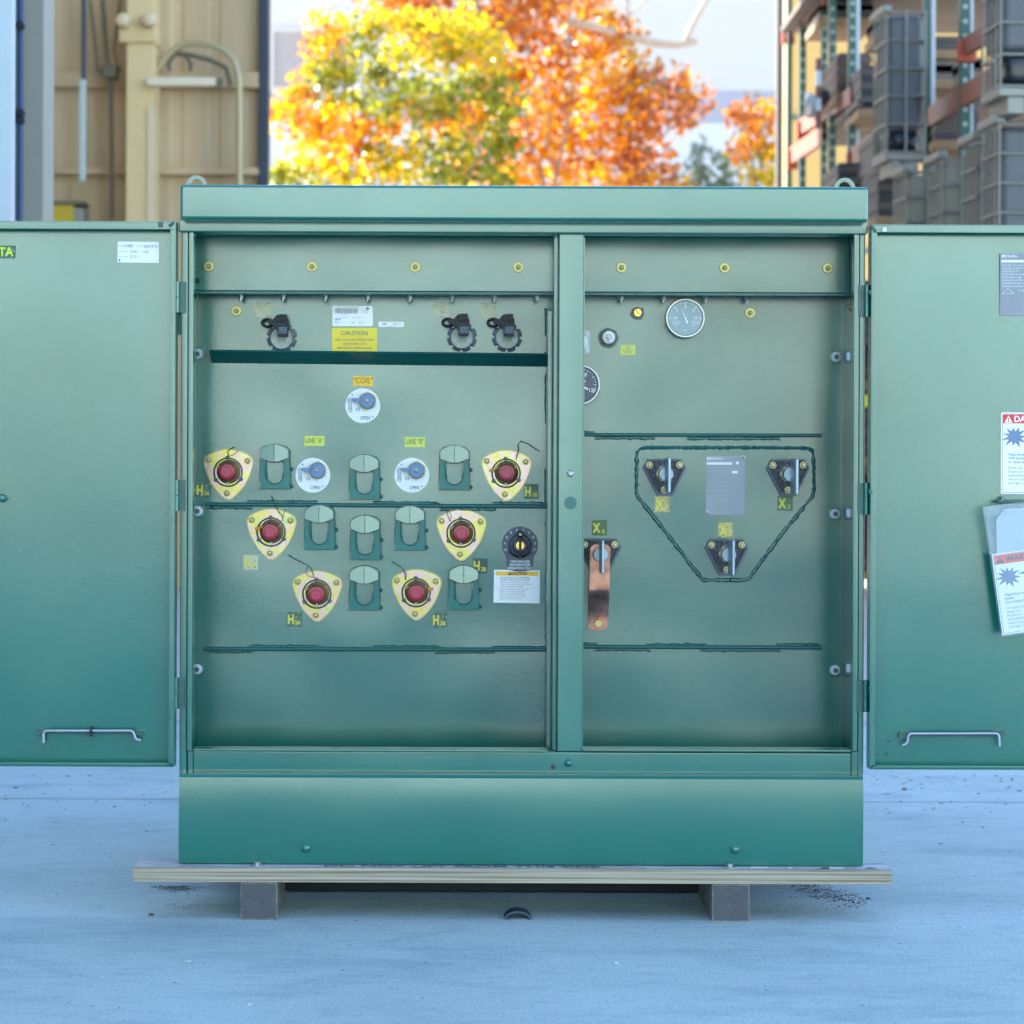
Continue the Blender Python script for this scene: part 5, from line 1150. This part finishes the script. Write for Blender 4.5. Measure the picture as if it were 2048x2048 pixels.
def nameplate(u0, v0, u1, v1, y, parent, rivets, dense):
    k = sticker(u0, v0, u1, v1, M['plate'], y=y, d=1.6, r=0.8); w, h = (u1 - u0) / 2, (v1 - v0) / 2
    for i in range(3): k.poly([(-w + 3 + i * 3, -h + 3), (-w + 5.2 + i * 3, -h + 3), (-w + 5.2 + i * 3, -h + 8), (-w + 3 + i * 3, -h + 8)], 1.6, 1.8, M['disc'])
    k.wr('Maddox', -w + 12.5, -h + 5.5, 6.8, 1.9, M['disc'], align='LEFT', bold=0.02)
    k.poly([(-w + 2, -h + 13), (w - 26, -h + 13), (w - 26, -h + 18), (-w + 2, -h + 18)], 1.6, 1.9, M['disc']); k.turn(w - 15, -h + 14, [(3, 1.95), (3.3, 1.7)], M['disc'], 14); k.poly([(w - 26, -h + 30), (w - 14, -h + 30), (w - 14, -h + 35), (w - 26, -h + 35)], 1.6, 1.9, M['disc'])
    gi = plain('plate_text', (0.36, 0.39, 0.44), 0.5)
    rows = ('KVA 1500   3 PH 60 HZ', 'HV 12470   LV 480Y/277', 'IMPEDANCE 5.75%', 'CLASS KNAN  65 C RISE', 'BIL HV 95KV  LV 30KV', 'MINERAL OIL 420 GAL', 'CONNECTION DELTA WYE', 'WINDING ALUMINUM')
    for i, t in enumerate(rows): k.wr(t, -w + 4, -h + (23 + i * 9.5 if not dense else 24 + i * 6), 4.2, 1.9, gi if not dense else M['disc'], align='LEFT')
    if dense:
        for (a, b, a2, b2) in ((-38, 18, -26, 8), (-26, 8, -14, 18), (-38, 18, -14, 18), (-6, 12, 4, 12), (4, 12, 10, 6), (4, 12, 10, 18)):
            dx, dy = a2 - a, b2 - b; L = math.hypot(dx, dy); p, q = -dy / L * .3, dx / L * .3; k.poly([(a + p, b + q), (a2 + p, b2 + q), (a2 - p, b2 - q), (a - p, b - q)], 1.6, 1.85, M['disc'])
        for i in range(4): k.poly([(-2 + i * 9, -21), (-1.6 + i * 9, -21), (-1.6 + i * 9, -8), (-2 + i * 9, -8)], 1.6, 1.85, M['disc'])
    k.wr('MANUFACTURED PER IEEE C57.12', 3, h - 4, 2.6, 1.9, gi)
    o = k.build('nameplate', parent)
    for (a, b) in rivets:
        k = Kit(a, b, y); k.turn(0, 0, [(1.8, 5), (3.4, 4.6), (3.8, 1.7)], M['steel'], 14); k.turn(0, 0, [(1.2, 5.6), (2.2, 5.1)], INK, 10); k.build('rivet', o)
    return o
nameplate(1411, 911.5, 1489.5, 1030, YT, CAB, ((1486, 914.5), (1414.5, 1026)), False)

# ------------------------------------------------------------------ hinges
def hinge(u0, u1, v0, v1, side):
    m = MB(); y = 0.03; x0, x1, z0, z1 = rect(u0, v0, u1, v1, y); xc = (x0 + x1) / 2; r = (x1 - x0) / 2 * 0.72; zm = (z0 + z1) / 2
    for a, b in ((z0, zm - 0.001), (zm + 0.001, z1)):
        n = 16; vs = [(xc + r * math.cos(6.2832 * i / n), y + r * math.sin(6.2832 * i / n), zz) for zz in (a, b) for i in range(n)]
        m.add(vs, [list(range(n)), list(range(2 * n - 1, n - 1, -1))] + [(i, (i + 1) % n, (i + 1) % n + n, i + n) for i in range(n)], G)
    if side < 0: m.box(xc, x1 + 0.012, y + 0.006, y + 0.014, z0, z1, WD); m.box(x0 - 0.004, xc, y + 0.015, y + 0.022, z0, z1, WD)
    else: m.box(x0 - 0.012, xc, y + 0.006, y + 0.014, z0, z1, WD); m.box(xc, x1 + 0.004, y + 0.015, y + 0.022, z0, z1, WD)
    return m.build('hinge', CAB)
hl = hinge(347.5, 361, 563, 625, -1); x0, z0 = P(354, 594, 0.03)
for v in (991, 1387): x1, z1 = P(354, v, 0.03); copy_tree(hl, CAB, Vector(hl.location) + Vector((0, 0, z1 - z0)))
hr = hinge(1727, 1741, 570, 633, 1); z0 = P(1734, 601, 0.03)[1]
for v in (997, 1392): z1 = P(1734, v, 0.03)[1]; copy_tree(hr, CAB, Vector(hr.location) + Vector((0, 0, z1 - z0)))
for v in (585, 982, 1379): bead('weld_bead', [(1739, v - 4), (1741, v + 4)], 3.5, y=-0.002, seed=int(v))
m = MB(); x, z = P(362, 645, 0.06); m.prism([(x, z + 0.03), (x, z - 0.03), (x - 0.004, z - 0.03)] + [(x - 0.012 + 0.012 * math.cos(R(a)), z - 0.012 + 0.018 * math.sin(R(a))) for a in range(270, 179, -15)] + [(x - 0.024, z + 0.03)] [:0] + [(x - 0.012, z + 0.03)], 0.06, 0.066, WD); m.build('hinge_gusset', CAB)

# ------------------------------------------------------------------ doors (folded pans, inner face to the viewer)
def door(u0, u1, v0, v1, side, seed):
    """u0 = hinge edge column; u1 = free edge; side -1 opens to the left"""
    yf, yp = 0.0, 0.038
    m = MB(); L, Rr = (u1, u0) if side < 0 else (u0, u1)
    xa, xb, za, zb = rect(L, v0, Rr, v1, yf)
    # panel with slight oil canning
    nx, nz = 40, 44; rnd = random.Random(seed); ph = [rnd.uniform(0, 6.28) for _ in range(6)]
    def yy(s, t): return yp - 0.009 * (1 - (2 * t - 1) ** 2) - 0.0008 * math.sin(math.pi * s) * math.sin(math.pi * t)
    vs = [(xa + (xb - xa) * i / nx, yy(i / nx, j / nz), za + (zb - za) * j / nz) for j in range(nz + 1) for i in range(nx + 1)]
    m.add(vs, [(j * (nx + 1) + i, j * (nx + 1) + i + 1, (j + 1) * (nx + 1) + i + 1, (j + 1) * (nx + 1) + i) for j in range(nz) for i in range(nx)], G)
    o = m.build('door', CAB, smooth=60)
    # folded rim
    m = MB(); t = 0.002
    lipT, lipB, lipS = 0.019, 0.009, 0.011
    m.box(xa, xb, yf, yp + 0.012, zb - t, zb, G); m.box(xa, xb, yf, yp + 0.012, za, za + t, G)
    m.box(xa + t, xb - t, yf, yf + t, zb - lipT, zb - t - 0.0002, G, 0.0008); m.box(xa + t, xb - t, yf + .004, yf + .004 + t, za + t + 0.0002, za + lipB, G, 0.0008)
    hx0, hx1 = (xb - t, xb) if side < 0 else (xa, xa + t)
    m.box(hx0, hx1, yf, yp + 0.012, za + t, zb - t, G)
    # hinge side lip with square notches
    cuts = [P(0, v, yf)[1] for v in (640, 1037, 1433)]; zs = [za + lipB]
    for cz in sorted(cuts): zs += [cz - 0.005, cz + 0.005]
    zs.append(zb - lipT)
    lx = (xb - t - lipS, xb - t) if side < 0 else (xa + t, xa + t + lipS)
    for i in range(0, len(zs), 2): m.box(lx[0], lx[1], yf, yf + t, zs[i], zs[i + 1], G, 0.0006)
    for i in range(1, len(zs) - 1, 2): m.box(lx[0] + (0.006 if side < 0 else 0), lx[1] - (0.006 if side > 0 else 0), yf, yf + t, zs[i], zs[i + 1], G)
    m.box(xa, xb, yp + 0.0125, yp + 0.0145, za, zb, G)      # outer skin
    fx0, fx1 = (xa, xa + t) if side < 0 else (xb - t, xb); m.box(fx0, fx1, yf, yp + 0.012, za + t, zb - t, G)
    m.build('rim', o)
    return o
dl = door(349.6, -431, 441.5, 1532.5, -1, 1)
dr_ = door(1741.5, 2324, 450, 1540, 1, 2)
YP = 0.031
# edge clips and corner welds
for u, v, o in ((321, 449, dl), (1769, 459, dr_)):
    m = MB(); m.bx(u - 4.5, v - 5, u + 4.5, v + 5, -0.004, -0.0003, M['slate'] if u < 900 else M['greybolt'], 0.0008); m.build('bumper', o)
for pts, o, s in (([(338, 452), (348, 444)], dl, 5), ([(1743, 452), (1752, 463)], dr_, 6), ([(1742, 1538), (1752, 1531)], dr_, 7), ([(338, 1527), (348, 1532)], dl, 8)): bead('corner_weld', pts, 3.0, y=0.0, seed=s, parent=o)
# stay rods
def stay(pts, curl, o, brk, tie):
    m = MB()
    def pp(l): return [(P(u, v, YP)[0], YP - d, P(u, v, YP)[1]) for u, v, d in l]
    m.tube(pp(pts), 3.1 * px(YP), M['galv'], 12); m.build('stay_rod', o)
    for (u, v, w, h) in brk:
        m = MB(); x, z = P(u, v, YP); k = px(YP); m.prism([(x + a * k, z - b * k) for a, b in rrect(w, h, h * 0.4)], YP - 0.010, YP + 0.010, WD); m.build('rod_bracket', o)
    if tie:
        m = MB(); m.bx(tie[0] - 2, tie[1] - 6, tie[0] + 2, tie[1] + 6, YP - 0.028, YP - 0.004, M['clampdark'], 0.001); m.bx(tie[0] - 2.6, tie[1] + 6, tie[0] + 2.6, tie[1] + 13, YP - 0.026, YP - 0.016, M['clampdark'], 0.001); m.build('zip_tie', o)
def crv(c, r, a0, a1, n=6): return [(c[0] + r * math.cos(R(a0 + (a1 - a0) * i / n)), c[1] + r * math.sin(R(a0 + (a1 - a0) * i / n))) for i in range(n + 1)]
lp = [(89.2, 1484), (89.2, 1470)] + crv((97, 1468), 8, 180, 270) + [(120, 1460), (200, 1460)] + [(255, 1460)] + crv((262, 1468), 8, 270, 350) + [(271.5, 1473), (274.5, 1477), (279, 1478.6), (284, 1479)]
stay([(u, v, 0.016) for u, v in lp], None, dl, ((84, 1463, 18, 10), (276, 1465, 20, 9)), (181, 1461))
m = MB(); m.bx(98, 1465, 262, 1467.4, YP - 0.012, YP + 0.008, WD, 0.001); m.build('rod_ledge', dl)
rp = [(1802, 1488.5), (1808, 1487.5), (1812.5, 1483), (1813.5, 1477), (1813.5, 1474)] + crv((1822, 1474), 8.5, 180, 270) + [(1850, 1465.6), (1980, 1465.2)] + crv((1987, 1473), 8, 270, 360) + [(1995.5, 1480), (1996, 1491)]
stay([(u, v, 0.016) for u, v in rp], None, dr_, ((1811, 1470, 29, 13), (1994, 1466, 28, 11)), None)
m = MB(); m.bx(1820, 1470, 1985, 1472.4, YP - 0.012, YP + 0.008, WD, 0.001); m.build('rod_ledge', dr_)
for u, v in ((1777, 1482.5), (1774, 1507.5), (1798, 1471)):
    k = Kit(u, v, YP + 0.0045); k.turn(0, 0, [(0.6, 2), (1.8, 1.8), (2, 0.2)], INK, 10); k.build('rivet_hole', dr_)
# scarred paint under the left rod
rnd = random.Random(8); m = MB()
for i in range(13):
    u, v = rnd.uniform(58, 104), rnd.uniform(1484, 1512); x, z = P(u, v, YP); k = px(YP); a = rnd.uniform(0, 6.28)
    m.prism([(x + k * rnd.uniform(1.5, 5) * math.cos(a + t), z + k * rnd.uniform(1, 3.5) * math.sin(a + t)) for t in (0, 1.2, 2.3, 3.5, 4.9)], YP + 0.0035 - 0.003 * rnd.random(), YP + 0.009, G)
m.build('paint_scar', dl)
# door stickers
def YDF(v): t = (1532 - v) / 1091; return 0.0362 - 0.009 * (1 - (2 * t - 1) ** 2)
def dk(u0, v0, u1, v1, mat, **kw): return sticker(u0, v0, u1, v1, mat, y=min(YDF(v0), YDF(v1), YDF((v0 + v1) / 2)), d0=-4.5, **kw)
k = dk(-92, 491, 30.5, 516, M['worn_dark'], r=0.4); k.wr('DELTA', 57, 0.8, 25, 1.3, M['lletter'], align='RIGHT', bold=0.025, sx=0.9); k.build('letter_sticker', dl)
k = dk(235, 483.5, 318, 525.5, M['white'], r=2, tilt=0.6)
for t, a, b in (('BUILDER#', -40, -12), ('CREW#', -3, -12), ('ENCLOSED BY', -40, -1), ('DATE', -3, -0.5), ('LEAK CHECKER', -40, 9)): k.wr(t, a, b, 4, 1.2, M['blueknob'], align='LEFT', sx=0.75)
for t, a, b, s in (('P488', -18, -12, 8.5), ('4050/4152', 25, -11.5, 8), ('2703', -10, -0.5, 8), ('1203', 15, -0.5, 7), ('57/11', -8, 9.5, 9)): k.wr(t, a, b, s, 1.2, M['blueink'], rot=0.05, sx=0.85)
k.poly([(-39, 14), (-36, 14), (-36, 18.5), (-39, 18.5)], .9, 1.2, M['blueink']); k.build('inspection_sticker', dl)
k = Kit(6, 996, YP); k.turn(0, 0, [(2, 24), (6, 22), (8.4, 16), (8.6, 0)], G, 20); k.line([(-60, 1, 18), (10, 1, 18)], 1.6, G, 8); k.build('latch_bolt', dl)
nameplate(2000, 507, 2083, 631, YDF(631) , dr_, (), True)
def burst(k, cx, cy, r, mat, seed, d=1.4, tilt=0):
    rnd = random.Random(seed); pts = []
    n = 11
    for i in range(n * 2):
        a = 2 * math.pi * i / (n * 2); rr = r * (rnd.uniform(0.85, 1.15) if i % 2 == 0 else rnd.uniform(0.42, 0.58)); pts.append((cx + rr * 1.15 * math.cos(a + tilt), cy + rr * math.sin(a + tilt)))
    k.poly(pts, d - 0.3, d, mat)
def rot(pts, t, c=(0, 0)): cc, ss = math.cos(t), math.sin(t); return [(c[0] + a * cc - b * ss, c[1] + a * ss + b * cc) for a, b in pts]
k = dk(2001.5, 825, 2121, 988, M['white'], r=3)
def hazard(k, t, head, headmat, inkmat, word, lines, trimat, bmat):
    W, Hh = 59.7, 81.5
    fr = [(-W + 3, -Hh + 3), (W - 3, -Hh + 3), (W - 3, Hh - 3), (-W + 3, Hh - 3)]
    for i in range(4):
        (a, b), (c, d) = fr[i], fr[(i + 1) % 4]; dx, dy = c - a, d - b; L = math.hypot(dx, dy); p, q = -dy / L * .5, dx / L * .5; k.poly(rot([(a + p, b + q), (c + p, d + q), (c - p, d - q), (a - p, b - q)], t), .9, 1.1, bmat)
    k.poly(rot([(-W + 4, -Hh + 4), (W - 4, -Hh + 4), (W - 4, -Hh + 22), (-W + 4, -Hh + 22)], t), .9, 1.15, headmat)
    k.poly(rot([(-W + 7, -Hh + 20.5), (-W + 15, -Hh + 6), (-W + 23, -Hh + 20.5)], t), 1.15, 1.3, trimat); e = rot([(-W + 15, -Hh + 15.5)], t)[0]; k.wr('!', e[0], e[1], 12, 1.45, headmat, rot=-t, bold=0.04)
    e = rot([(-W + 26, -Hh + 13.6)], t)[0]; k.wr(word, e[0], e[1], 17, 1.35, inkmat, align='LEFT', rot=-t, bold=0.03, sx=0.95)
    c = rot([(-W + 27, -Hh + 48)], t)[0]; burst(k, c[0], c[1], 22, bmat, 5, 1.4)
    k.poly(rot([(-W + 46, -Hh + 46), (-W + 66, -Hh + 40), (-W + 63, -Hh + 47), (-W + 84, -Hh + 44), (-W + 62, -Hh + 53), (-W + 65, -Hh + 47.5)], t), 1.0, 1.35, bmat)
    for i, ln in enumerate(lines):
        b = -Hh + 84 + i * 7.6 + (4 if i > 2 else 0); e = rot([(-W + 15, b)], t)[0]; k.wr(ln, e[0], e[1], 7.4, 1.2, bmat, align='LEFT', rot=-t, bold=0.018 if i < 3 else 0)
hazard(k, 0, None, M['redlabel'], M['white'], 'DANGER', ('Hazardous voltage.', 'Will shock, burn,', 'or cause death.', 'Keep out.', 'If open or unlocked,', 'immediately call your', 'electric power', 'and light co.'), M['white'], M['blueknob'])
k.build('danger_sign', dr_)
m = MB(); m.bx(1996, 1000, 2110, 1006.5, YP - 0.05, YP + 0.004, WD, 0.002); x, z = P(2000, 999, YP); m.lathe(x, z, [(0.004, YP - 0.03), (0.008, YP - 0.02), (0.009, YP)], G, 14); m.build('pouch_bracket', dr_)

# ------------------------------------------------------------------ plastic bag with a warning sheet, hung on the right door
def film():
    m = bpy.data.materials.new('clear_film'); m.use_nodes = True; n, l = m.node_tree.nodes, m.node_tree.links; b = n['Principled BSDF']
    b.inputs['Base Color'].default_value = (0.75, 0.82, 0.85, 1); b.inputs['Roughness'].default_value = 0.15
    t = n.new('ShaderNodeBsdfTransparent'); t.inputs[0].default_value = (0.96, 0.98, 0.98, 1); mx = n.new('ShaderNodeMixShader'); mx.inputs[0].default_value = 0.2
    l.new(t.outputs[0], mx.inputs[1]); l.new(b.outputs[0], mx.inputs[2]); l.new(mx.outputs[0], n['Material Output'].inputs[0])
    tc = n.new('ShaderNodeTexCoord'); nz = n.new('ShaderNodeTexNoise'); nz.inputs['Scale'].default_value = 22; nz.inputs['Distortion'].default_value = 1.5; l.new(tc.outputs['Object'], nz.inputs['Vector'])
    bp = n.new('ShaderNodeBump'); bp.inputs['Distance'].default_value = 0.012; l.new(nz.outputs[0], bp.inputs['Height']); l.new(bp.outputs[0], b.inputs['Normal'])
    return m
M['film'] = film(); YF = -0.026
bx, bz = P(2045, 1140, YF)
bag = empty('document_bag', (bx, YF, bz), 'clear plastic zip bag hanging from the bracket on the right door', 'bag')
TL = R(-7.8)
m = MB(); nx, nz = 18, 26; rnd = random.Random(12)
corner = [(1967, 1014), (2120, 992.5), (2143, 1252), (2004, 1273)]
vs = []
for j in range(nz + 1):
    for i in range(nx + 1):
        s, t = i / nx, j / nz
        u = (1 - s) * ((1 - t) * corner[0][0] + t * corner[3][0]) + s * ((1 - t) * corner[1][0] + t * corner[2][0]); v = (1 - s) * ((1 - t) * corner[0][1] + t * corner[3][1]) + s * ((1 - t) * corner[1][1] + t * corner[2][1])
        x, z = P(u, v, YF); top = max(0, 1 - t * 2.3)
        vs.append((x, YF - 0.010 - 0.010 * math.sin(math.pi * s) - top * 0.012 * math.sin(9 * s + 7 * t + 2 * math.sin(8 * t)) - rnd.uniform(0, .0012), z))
m.add(vs, [(j * (nx + 1) + i, j * (nx + 1) + i + 1, (j + 1) * (nx + 1) + i + 1, (j + 1) * (nx + 1) + i) for j in range(nz) for i in range(nx)], M['film'])
m.build('front_film', bag, smooth=80)
m = MB(); pts = [P(u, v, YF) for u, v in corner]; m.prism(pts, YF + 0.012, YF + 0.0125, M['film']); m.build('back_film', bag)
m = MB(); a, b = P(1966, 1029, YF), P(2120, 1006, YF); m.tube([(a[0], YF - 0.014, a[1]), ((a[0] + b[0]) / 2, YF - 0.025, (a[1] + b[1]) / 2), (b[0], YF - 0.014, b[1])], 0.9 * px(YF), M['film'], 8); m.build('zip_seal', bag)
k = Kit(2053, 1181.5, YF + 0.004)
k.poly(rot([(-59.7, -81.5), (59.7, -81.5), (59.7, 81.5), (-59.7, 81.5)], TL), 0.2, 0.8, M['white'])
hazard(k, TL, None, M['orlabel'], M['navy2'], 'WARNING', ('Hazardous voltage', 'inside.', 'Can shock, burn,', 'or cause death.', 'Keep out.', 'If open or unlocked,', 'immediately call your', 'electric power', 'and light co.'), M['navy2'], M['blueknob'])
ws = k.build('warning_sheet'); tag(ws, 'white warning sheet with orange header inside the clear bag on the right door', 'warning sheet')
k = Kit(2060, 1070, YF + 0.006); k.poly([(-68, -30), (-52, -52), (50, -60), (55, 90), (-66, 42)], 0, 0.4, plain('pale_booklet', (0.45, 0.52, 0.56), 0.5)); bk = k.build('folded_leaflet'); tag(bk, 'pale folded leaflet behind the warning sheet in the clear bag', 'leaflet')

# ================================================================== BOARD, POSTS AND SMALL THINGS ON THE GROUND
YF0 = -0.045
x0, x1, z0, z1 = rect(264.6, 1735.5, 1783.5, 1764.5, YF0)
zt = 0.1242
m = MB(); x0l = x0; m.box(x0, x1, YF0, 0.06, 0.0895, zt, M['pine'], 0.0015)
board = m.build('pine_board', loc=((x0 + x1) / 2, 0, 0.0895)); tag(board, 'long pale pine board lying flat under the front of the green cabinet', 'board')
m = MB(); m.add([(x0 + .002, YF0 + .002, zt + .0004), (x1 - .002, YF0 + .002, zt + .0004), (x1 - .002, 0.058, zt + .0004), (x0 + .002, 0.058, zt + .0004)], [(0, 1, 2, 3)], M['pine_top'])
m.text('DO NOT LIFT FROM THIS SIDE', P(930, 0, -0.02)[0], -0.021, zt + 0.0012, 0.036, M['navy2'], flat=True, sx=1.35, bold=0.02)
rnd = random.Random(4)
for (u, w, mt) in ((1525, 44, M['white']), (1586, 12, M['white']), (1470, 30, M['white']), (1655, 26, M['navy2']), (1675, 40, M['white']), (1745, 30, M['postside'])):
    x = P(u, 0, -0.02)[0]; ww = w * px(0)
    m.add([(x + ww * rnd.uniform(-.5, -.3), -0.036, zt + .0010), (x + ww * rnd.uniform(.3, .5), -0.037, zt + .0010), (x + ww * rnd.uniform(.4, .5), -0.010, zt + .0010), (x + ww * rnd.uniform(-.4, .1), -0.006, zt + .0010)], [(0, 1, 2, 3)], mt)
m.build('board_face', board, smooth=0)
for u in (522, 1466.5):
    x = P(u, 0, -0.02)[0]; m = MB(); n = 18
    def vert(r, za, zb, n, mat):
        vs = [(x + r * math.cos(6.2832 * i / n), -0.022 + r * math.sin(6.2832 * i / n), zz) for zz in (za, zb) for i in range(n)]
        m.add(vs, [list(range(n - 1, -1, -1)), list(range(n, 2 * n))] + [(i, (i + 1) % n, (i + 1) % n + n, i + n) for i in range(n)], mat)
    vert(0.018, zt + .0005, zt + .003, 20, M['galv']); vert(0.0085, zt + .003, zt + .010, 6, M['galv'])
    m.build('lag_bolt', board)
def tpost(u0, u1, skew, label):
    xa, xb, _, _ = rect(u0, 1765, u1, 1841, YF0); w = xb - xa; xm = (xa + xb) / 2
    e = empty('timber_post', (xm, YF0, 0), label, 'timber post', 'square timber posts under the board')
    m = MB(); m.box(-w / 2, w / 2, 0, 0.36, 0.0, 0.0893, M['postside'], 0.003)
    m.v = [(xm + a + b * skew, YF0 + 0.0012 + b, c) for a, b, c in m.v]; m.build('beam_body', e)
    m = MB(); m.add([(xm - w / 2 + .003, YF0 + .0009, 0.003), (xm + w / 2 - .003, YF0 + .0009, 0.003), (xm + w / 2 - .003, YF0 + .0009, 0.0863), (xm - w / 2 + .003, YF0 + .0009, 0.0863)], [(0, 1, 2, 3)], M['endgrain'])
    o = m.build('end_grain', e, loc=(xm, YF0, 0.045), smooth=0)
    m = MB(); rnd = random.Random(int(u0))
    dirs = ((-0.030, 0.013), (0.006, -0.022), (0.012, 0.020)) if u0 < 900 else ((-0.022, -0.020), (0.002, -0.026), (0.020, -0.008))
    c0 = (xm + 0.006, 0.040) if u0 < 900 else (xm + 0.012, 0.066)
    for dx, dz in dirs:
        p = [(c0[0] + dx * t + rnd.uniform(-.0008, .0008), c0[1] + dz * t + rnd.uniform(-.0008, .0008)) for t in (0, .35, .7, 1)]
        pr = [(a, b + 0.0006 * (1 - i / 3)) for i, (a, b) in enumerate(p)] + [(a, b - 0.0006 * (1 - i / 3)) for i, (a, b) in list(enumerate(p))[::-1][1:]]
        m.prism(pr, YF0 + .0002, YF0 + .0008, INK)
    m.build('crack', e); return e
tpost(480.5, 554.5, -0.02, 'weathered square timber post under the left part of the pine board')
tpost(1424, 1499.5, 0.0, 'weathered square timber post with diagonal crack under the right part of the board')
# black curved shard
x, z = P(1035.5, 1839, -0.03); k = px(-0.03)
y_s = YC + H * F / (1839 - PV) ; x = P(1035.5, 1839, y_s)[0]; k = px(y_s)
m = MB(); pts = [(x + 27 * k * math.cos(R(a)), 0.0 + 17 * k * math.sin(R(a)) ) for a in range(178, 1, -8)]; inn = [(x + 23 * k * math.cos(R(a)), 13.5 * k * math.sin(R(a))) for a in range(2, 179, 8)]
m.prism(pts + inn, y_s, y_s + 0.055, M['slate']); sh = m.build('plastic_shard', loc=(x, y_s, 0)); tag(sh, 'curved black plastic shard lying on the ground below the middle of the board', 'plastic shard')
# stones, leaves, dirt
def gpt(u, v): y = YC + H * F / (v - PV); return P(u, v, y)[0], y
ST = [(1232, 1926, 6, 'small grey stone on the bare concrete in front of the curved shard', M['greyflange']), (1809, 1577, 5.5, 'round brown pebble on the concrete under the right door', M['postside']), (302, 1833, 6, 'dark broken pebble on the concrete left of the left timber post', M['deck']),
      (499, 2012, 5, 'pale pebble on the concrete near the bottom edge of the picture', M['greyflange']), (1736, 1795, 4.5, 'dark pebble right of the larger dirt patch', M['slate']), (374, 1927, 9, 'flat pale chip on the concrete at the lower left', M['concrete'])]
for u, v, r, lab, mt in ST:
    x, y = gpt(u, v); rr = r * px(y); rnd = random.Random(u); bm = bmesh.new(); bmesh.ops.create_icosphere(bm, subdivisions=2, radius=rr)
    for q in bm.verts: q.co *= rnd.uniform(0.8, 1.15); q.co.z = max(-rr * .3, q.co.z * (0.3 if 'flat' in lab else 0.62))
    me = bpy.data.meshes.new('stone'); bm.to_mesh(me); bm.free(); me.materials.append(mt); o = bpy.data.objects.new('stone', me); COL.objects.link(o); o.location = (x, y, rr * .29); tag(o, lab, 'stone')
def scatter(name, fn, n, label, cat, mat, smin, smax, seed, flat=0.35, kind='stuff'):
    rnd = random.Random(seed); m = MB()
    for _ in range(n):
        u, v = fn(rnd); x, y = gpt(u, v); r = rnd.uniform(smin, smax) * (1.6 if rnd.random() < 0.08 else 1)
        mt = rnd.choice(mat); a0 = rnd.uniform(0, 6.28); k = rnd.randint(4, 6)
        base = [(x + r * rnd.uniform(.6, 1.2) * math.cos(a0 + 6.28 * i / k), y + r * rnd.uniform(.6, 1.2) * math.sin(a0 + 6.28 * i / k), 0.0005) for i in range(k)]
        m.add(base + [(x, y, r * flat)], [(i, (i + 1) % k, k) for i in range(k)] + [list(range(k - 1, -1, -1))], mt)
    o = m.build(name, smooth=0); return tag(o, label, cat, kind=kind)
M['soil'] = plain('soil', (0.05, 0.045, 0.04), 0.9); M['soil2'] = plain('soil_light', (0.14, 0.12, 0.10), 0.9)
M['dryleaf'] = plain('dry_leaf', (0.08, 0.055, 0.045), 0.8)
def big(r):
    t = r.random(); u = 1600 + 118 * t + r.gauss(0, 13); v = 1772 + 30 * t + r.gauss(0, 7.5); return u, max(1767, v)
scatter('dirt', big, 900, 'dark patch of loose dirt on the concrete right of the right timber post', 'dirt', [M['soil'], M['soil'], M['soil2'], M['greyflange']], 0.0012, 0.0042, 1)
scatter('dirt', lambda r: (355 + r.gauss(0, 24), 1774 + abs(r.gauss(0, 6))), 420, 'thin dark patch of loose dirt on the concrete below the left end of the board', 'dirt', [M['soil'], M['soil2']], 0.0010, 0.0036, 2)
scatter('grit', lambda r: (370 + r.gauss(0, 34), 1817 + r.gauss(0, 7)), 110, 'faint grit scattered left of the left timber post', 'grit', [M['soil'], M['soil2'], M['greyflange']], 0.0010, 0.0030, 5)
scatter('grit', lambda r: (r.uniform(560, 1900), 1815 + abs(r.gauss(0, 50))), 420, 'fine pale grit scattered over the concrete in front of the board', 'grit', [M['greyflange'], M['white'], M['soil2']], 0.0008, 0.0022, 6)
scatter('leaf_litter', lambda r: (r.choice((r.uniform(0, 355), r.uniform(1745, 2048))), 1546 + abs(r.gauss(0, 55))), 120, 'small dark dry leaf bits scattered on the concrete under the doors', 'leaf litter', [M['dryleaf'], M['soil'], M['slate']], 0.002, 0.009, 7, 0.3)
scatter('leaf_litter', lambda r: (r.uniform(0, 2048), r.uniform(1620, 2048)), 150, 'sparse dark specks and leaf bits over the front concrete', 'leaf litter', [M['dryleaf'], M['soil'], M['slate']], 0.0010, 0.0034, 8, 0.3)
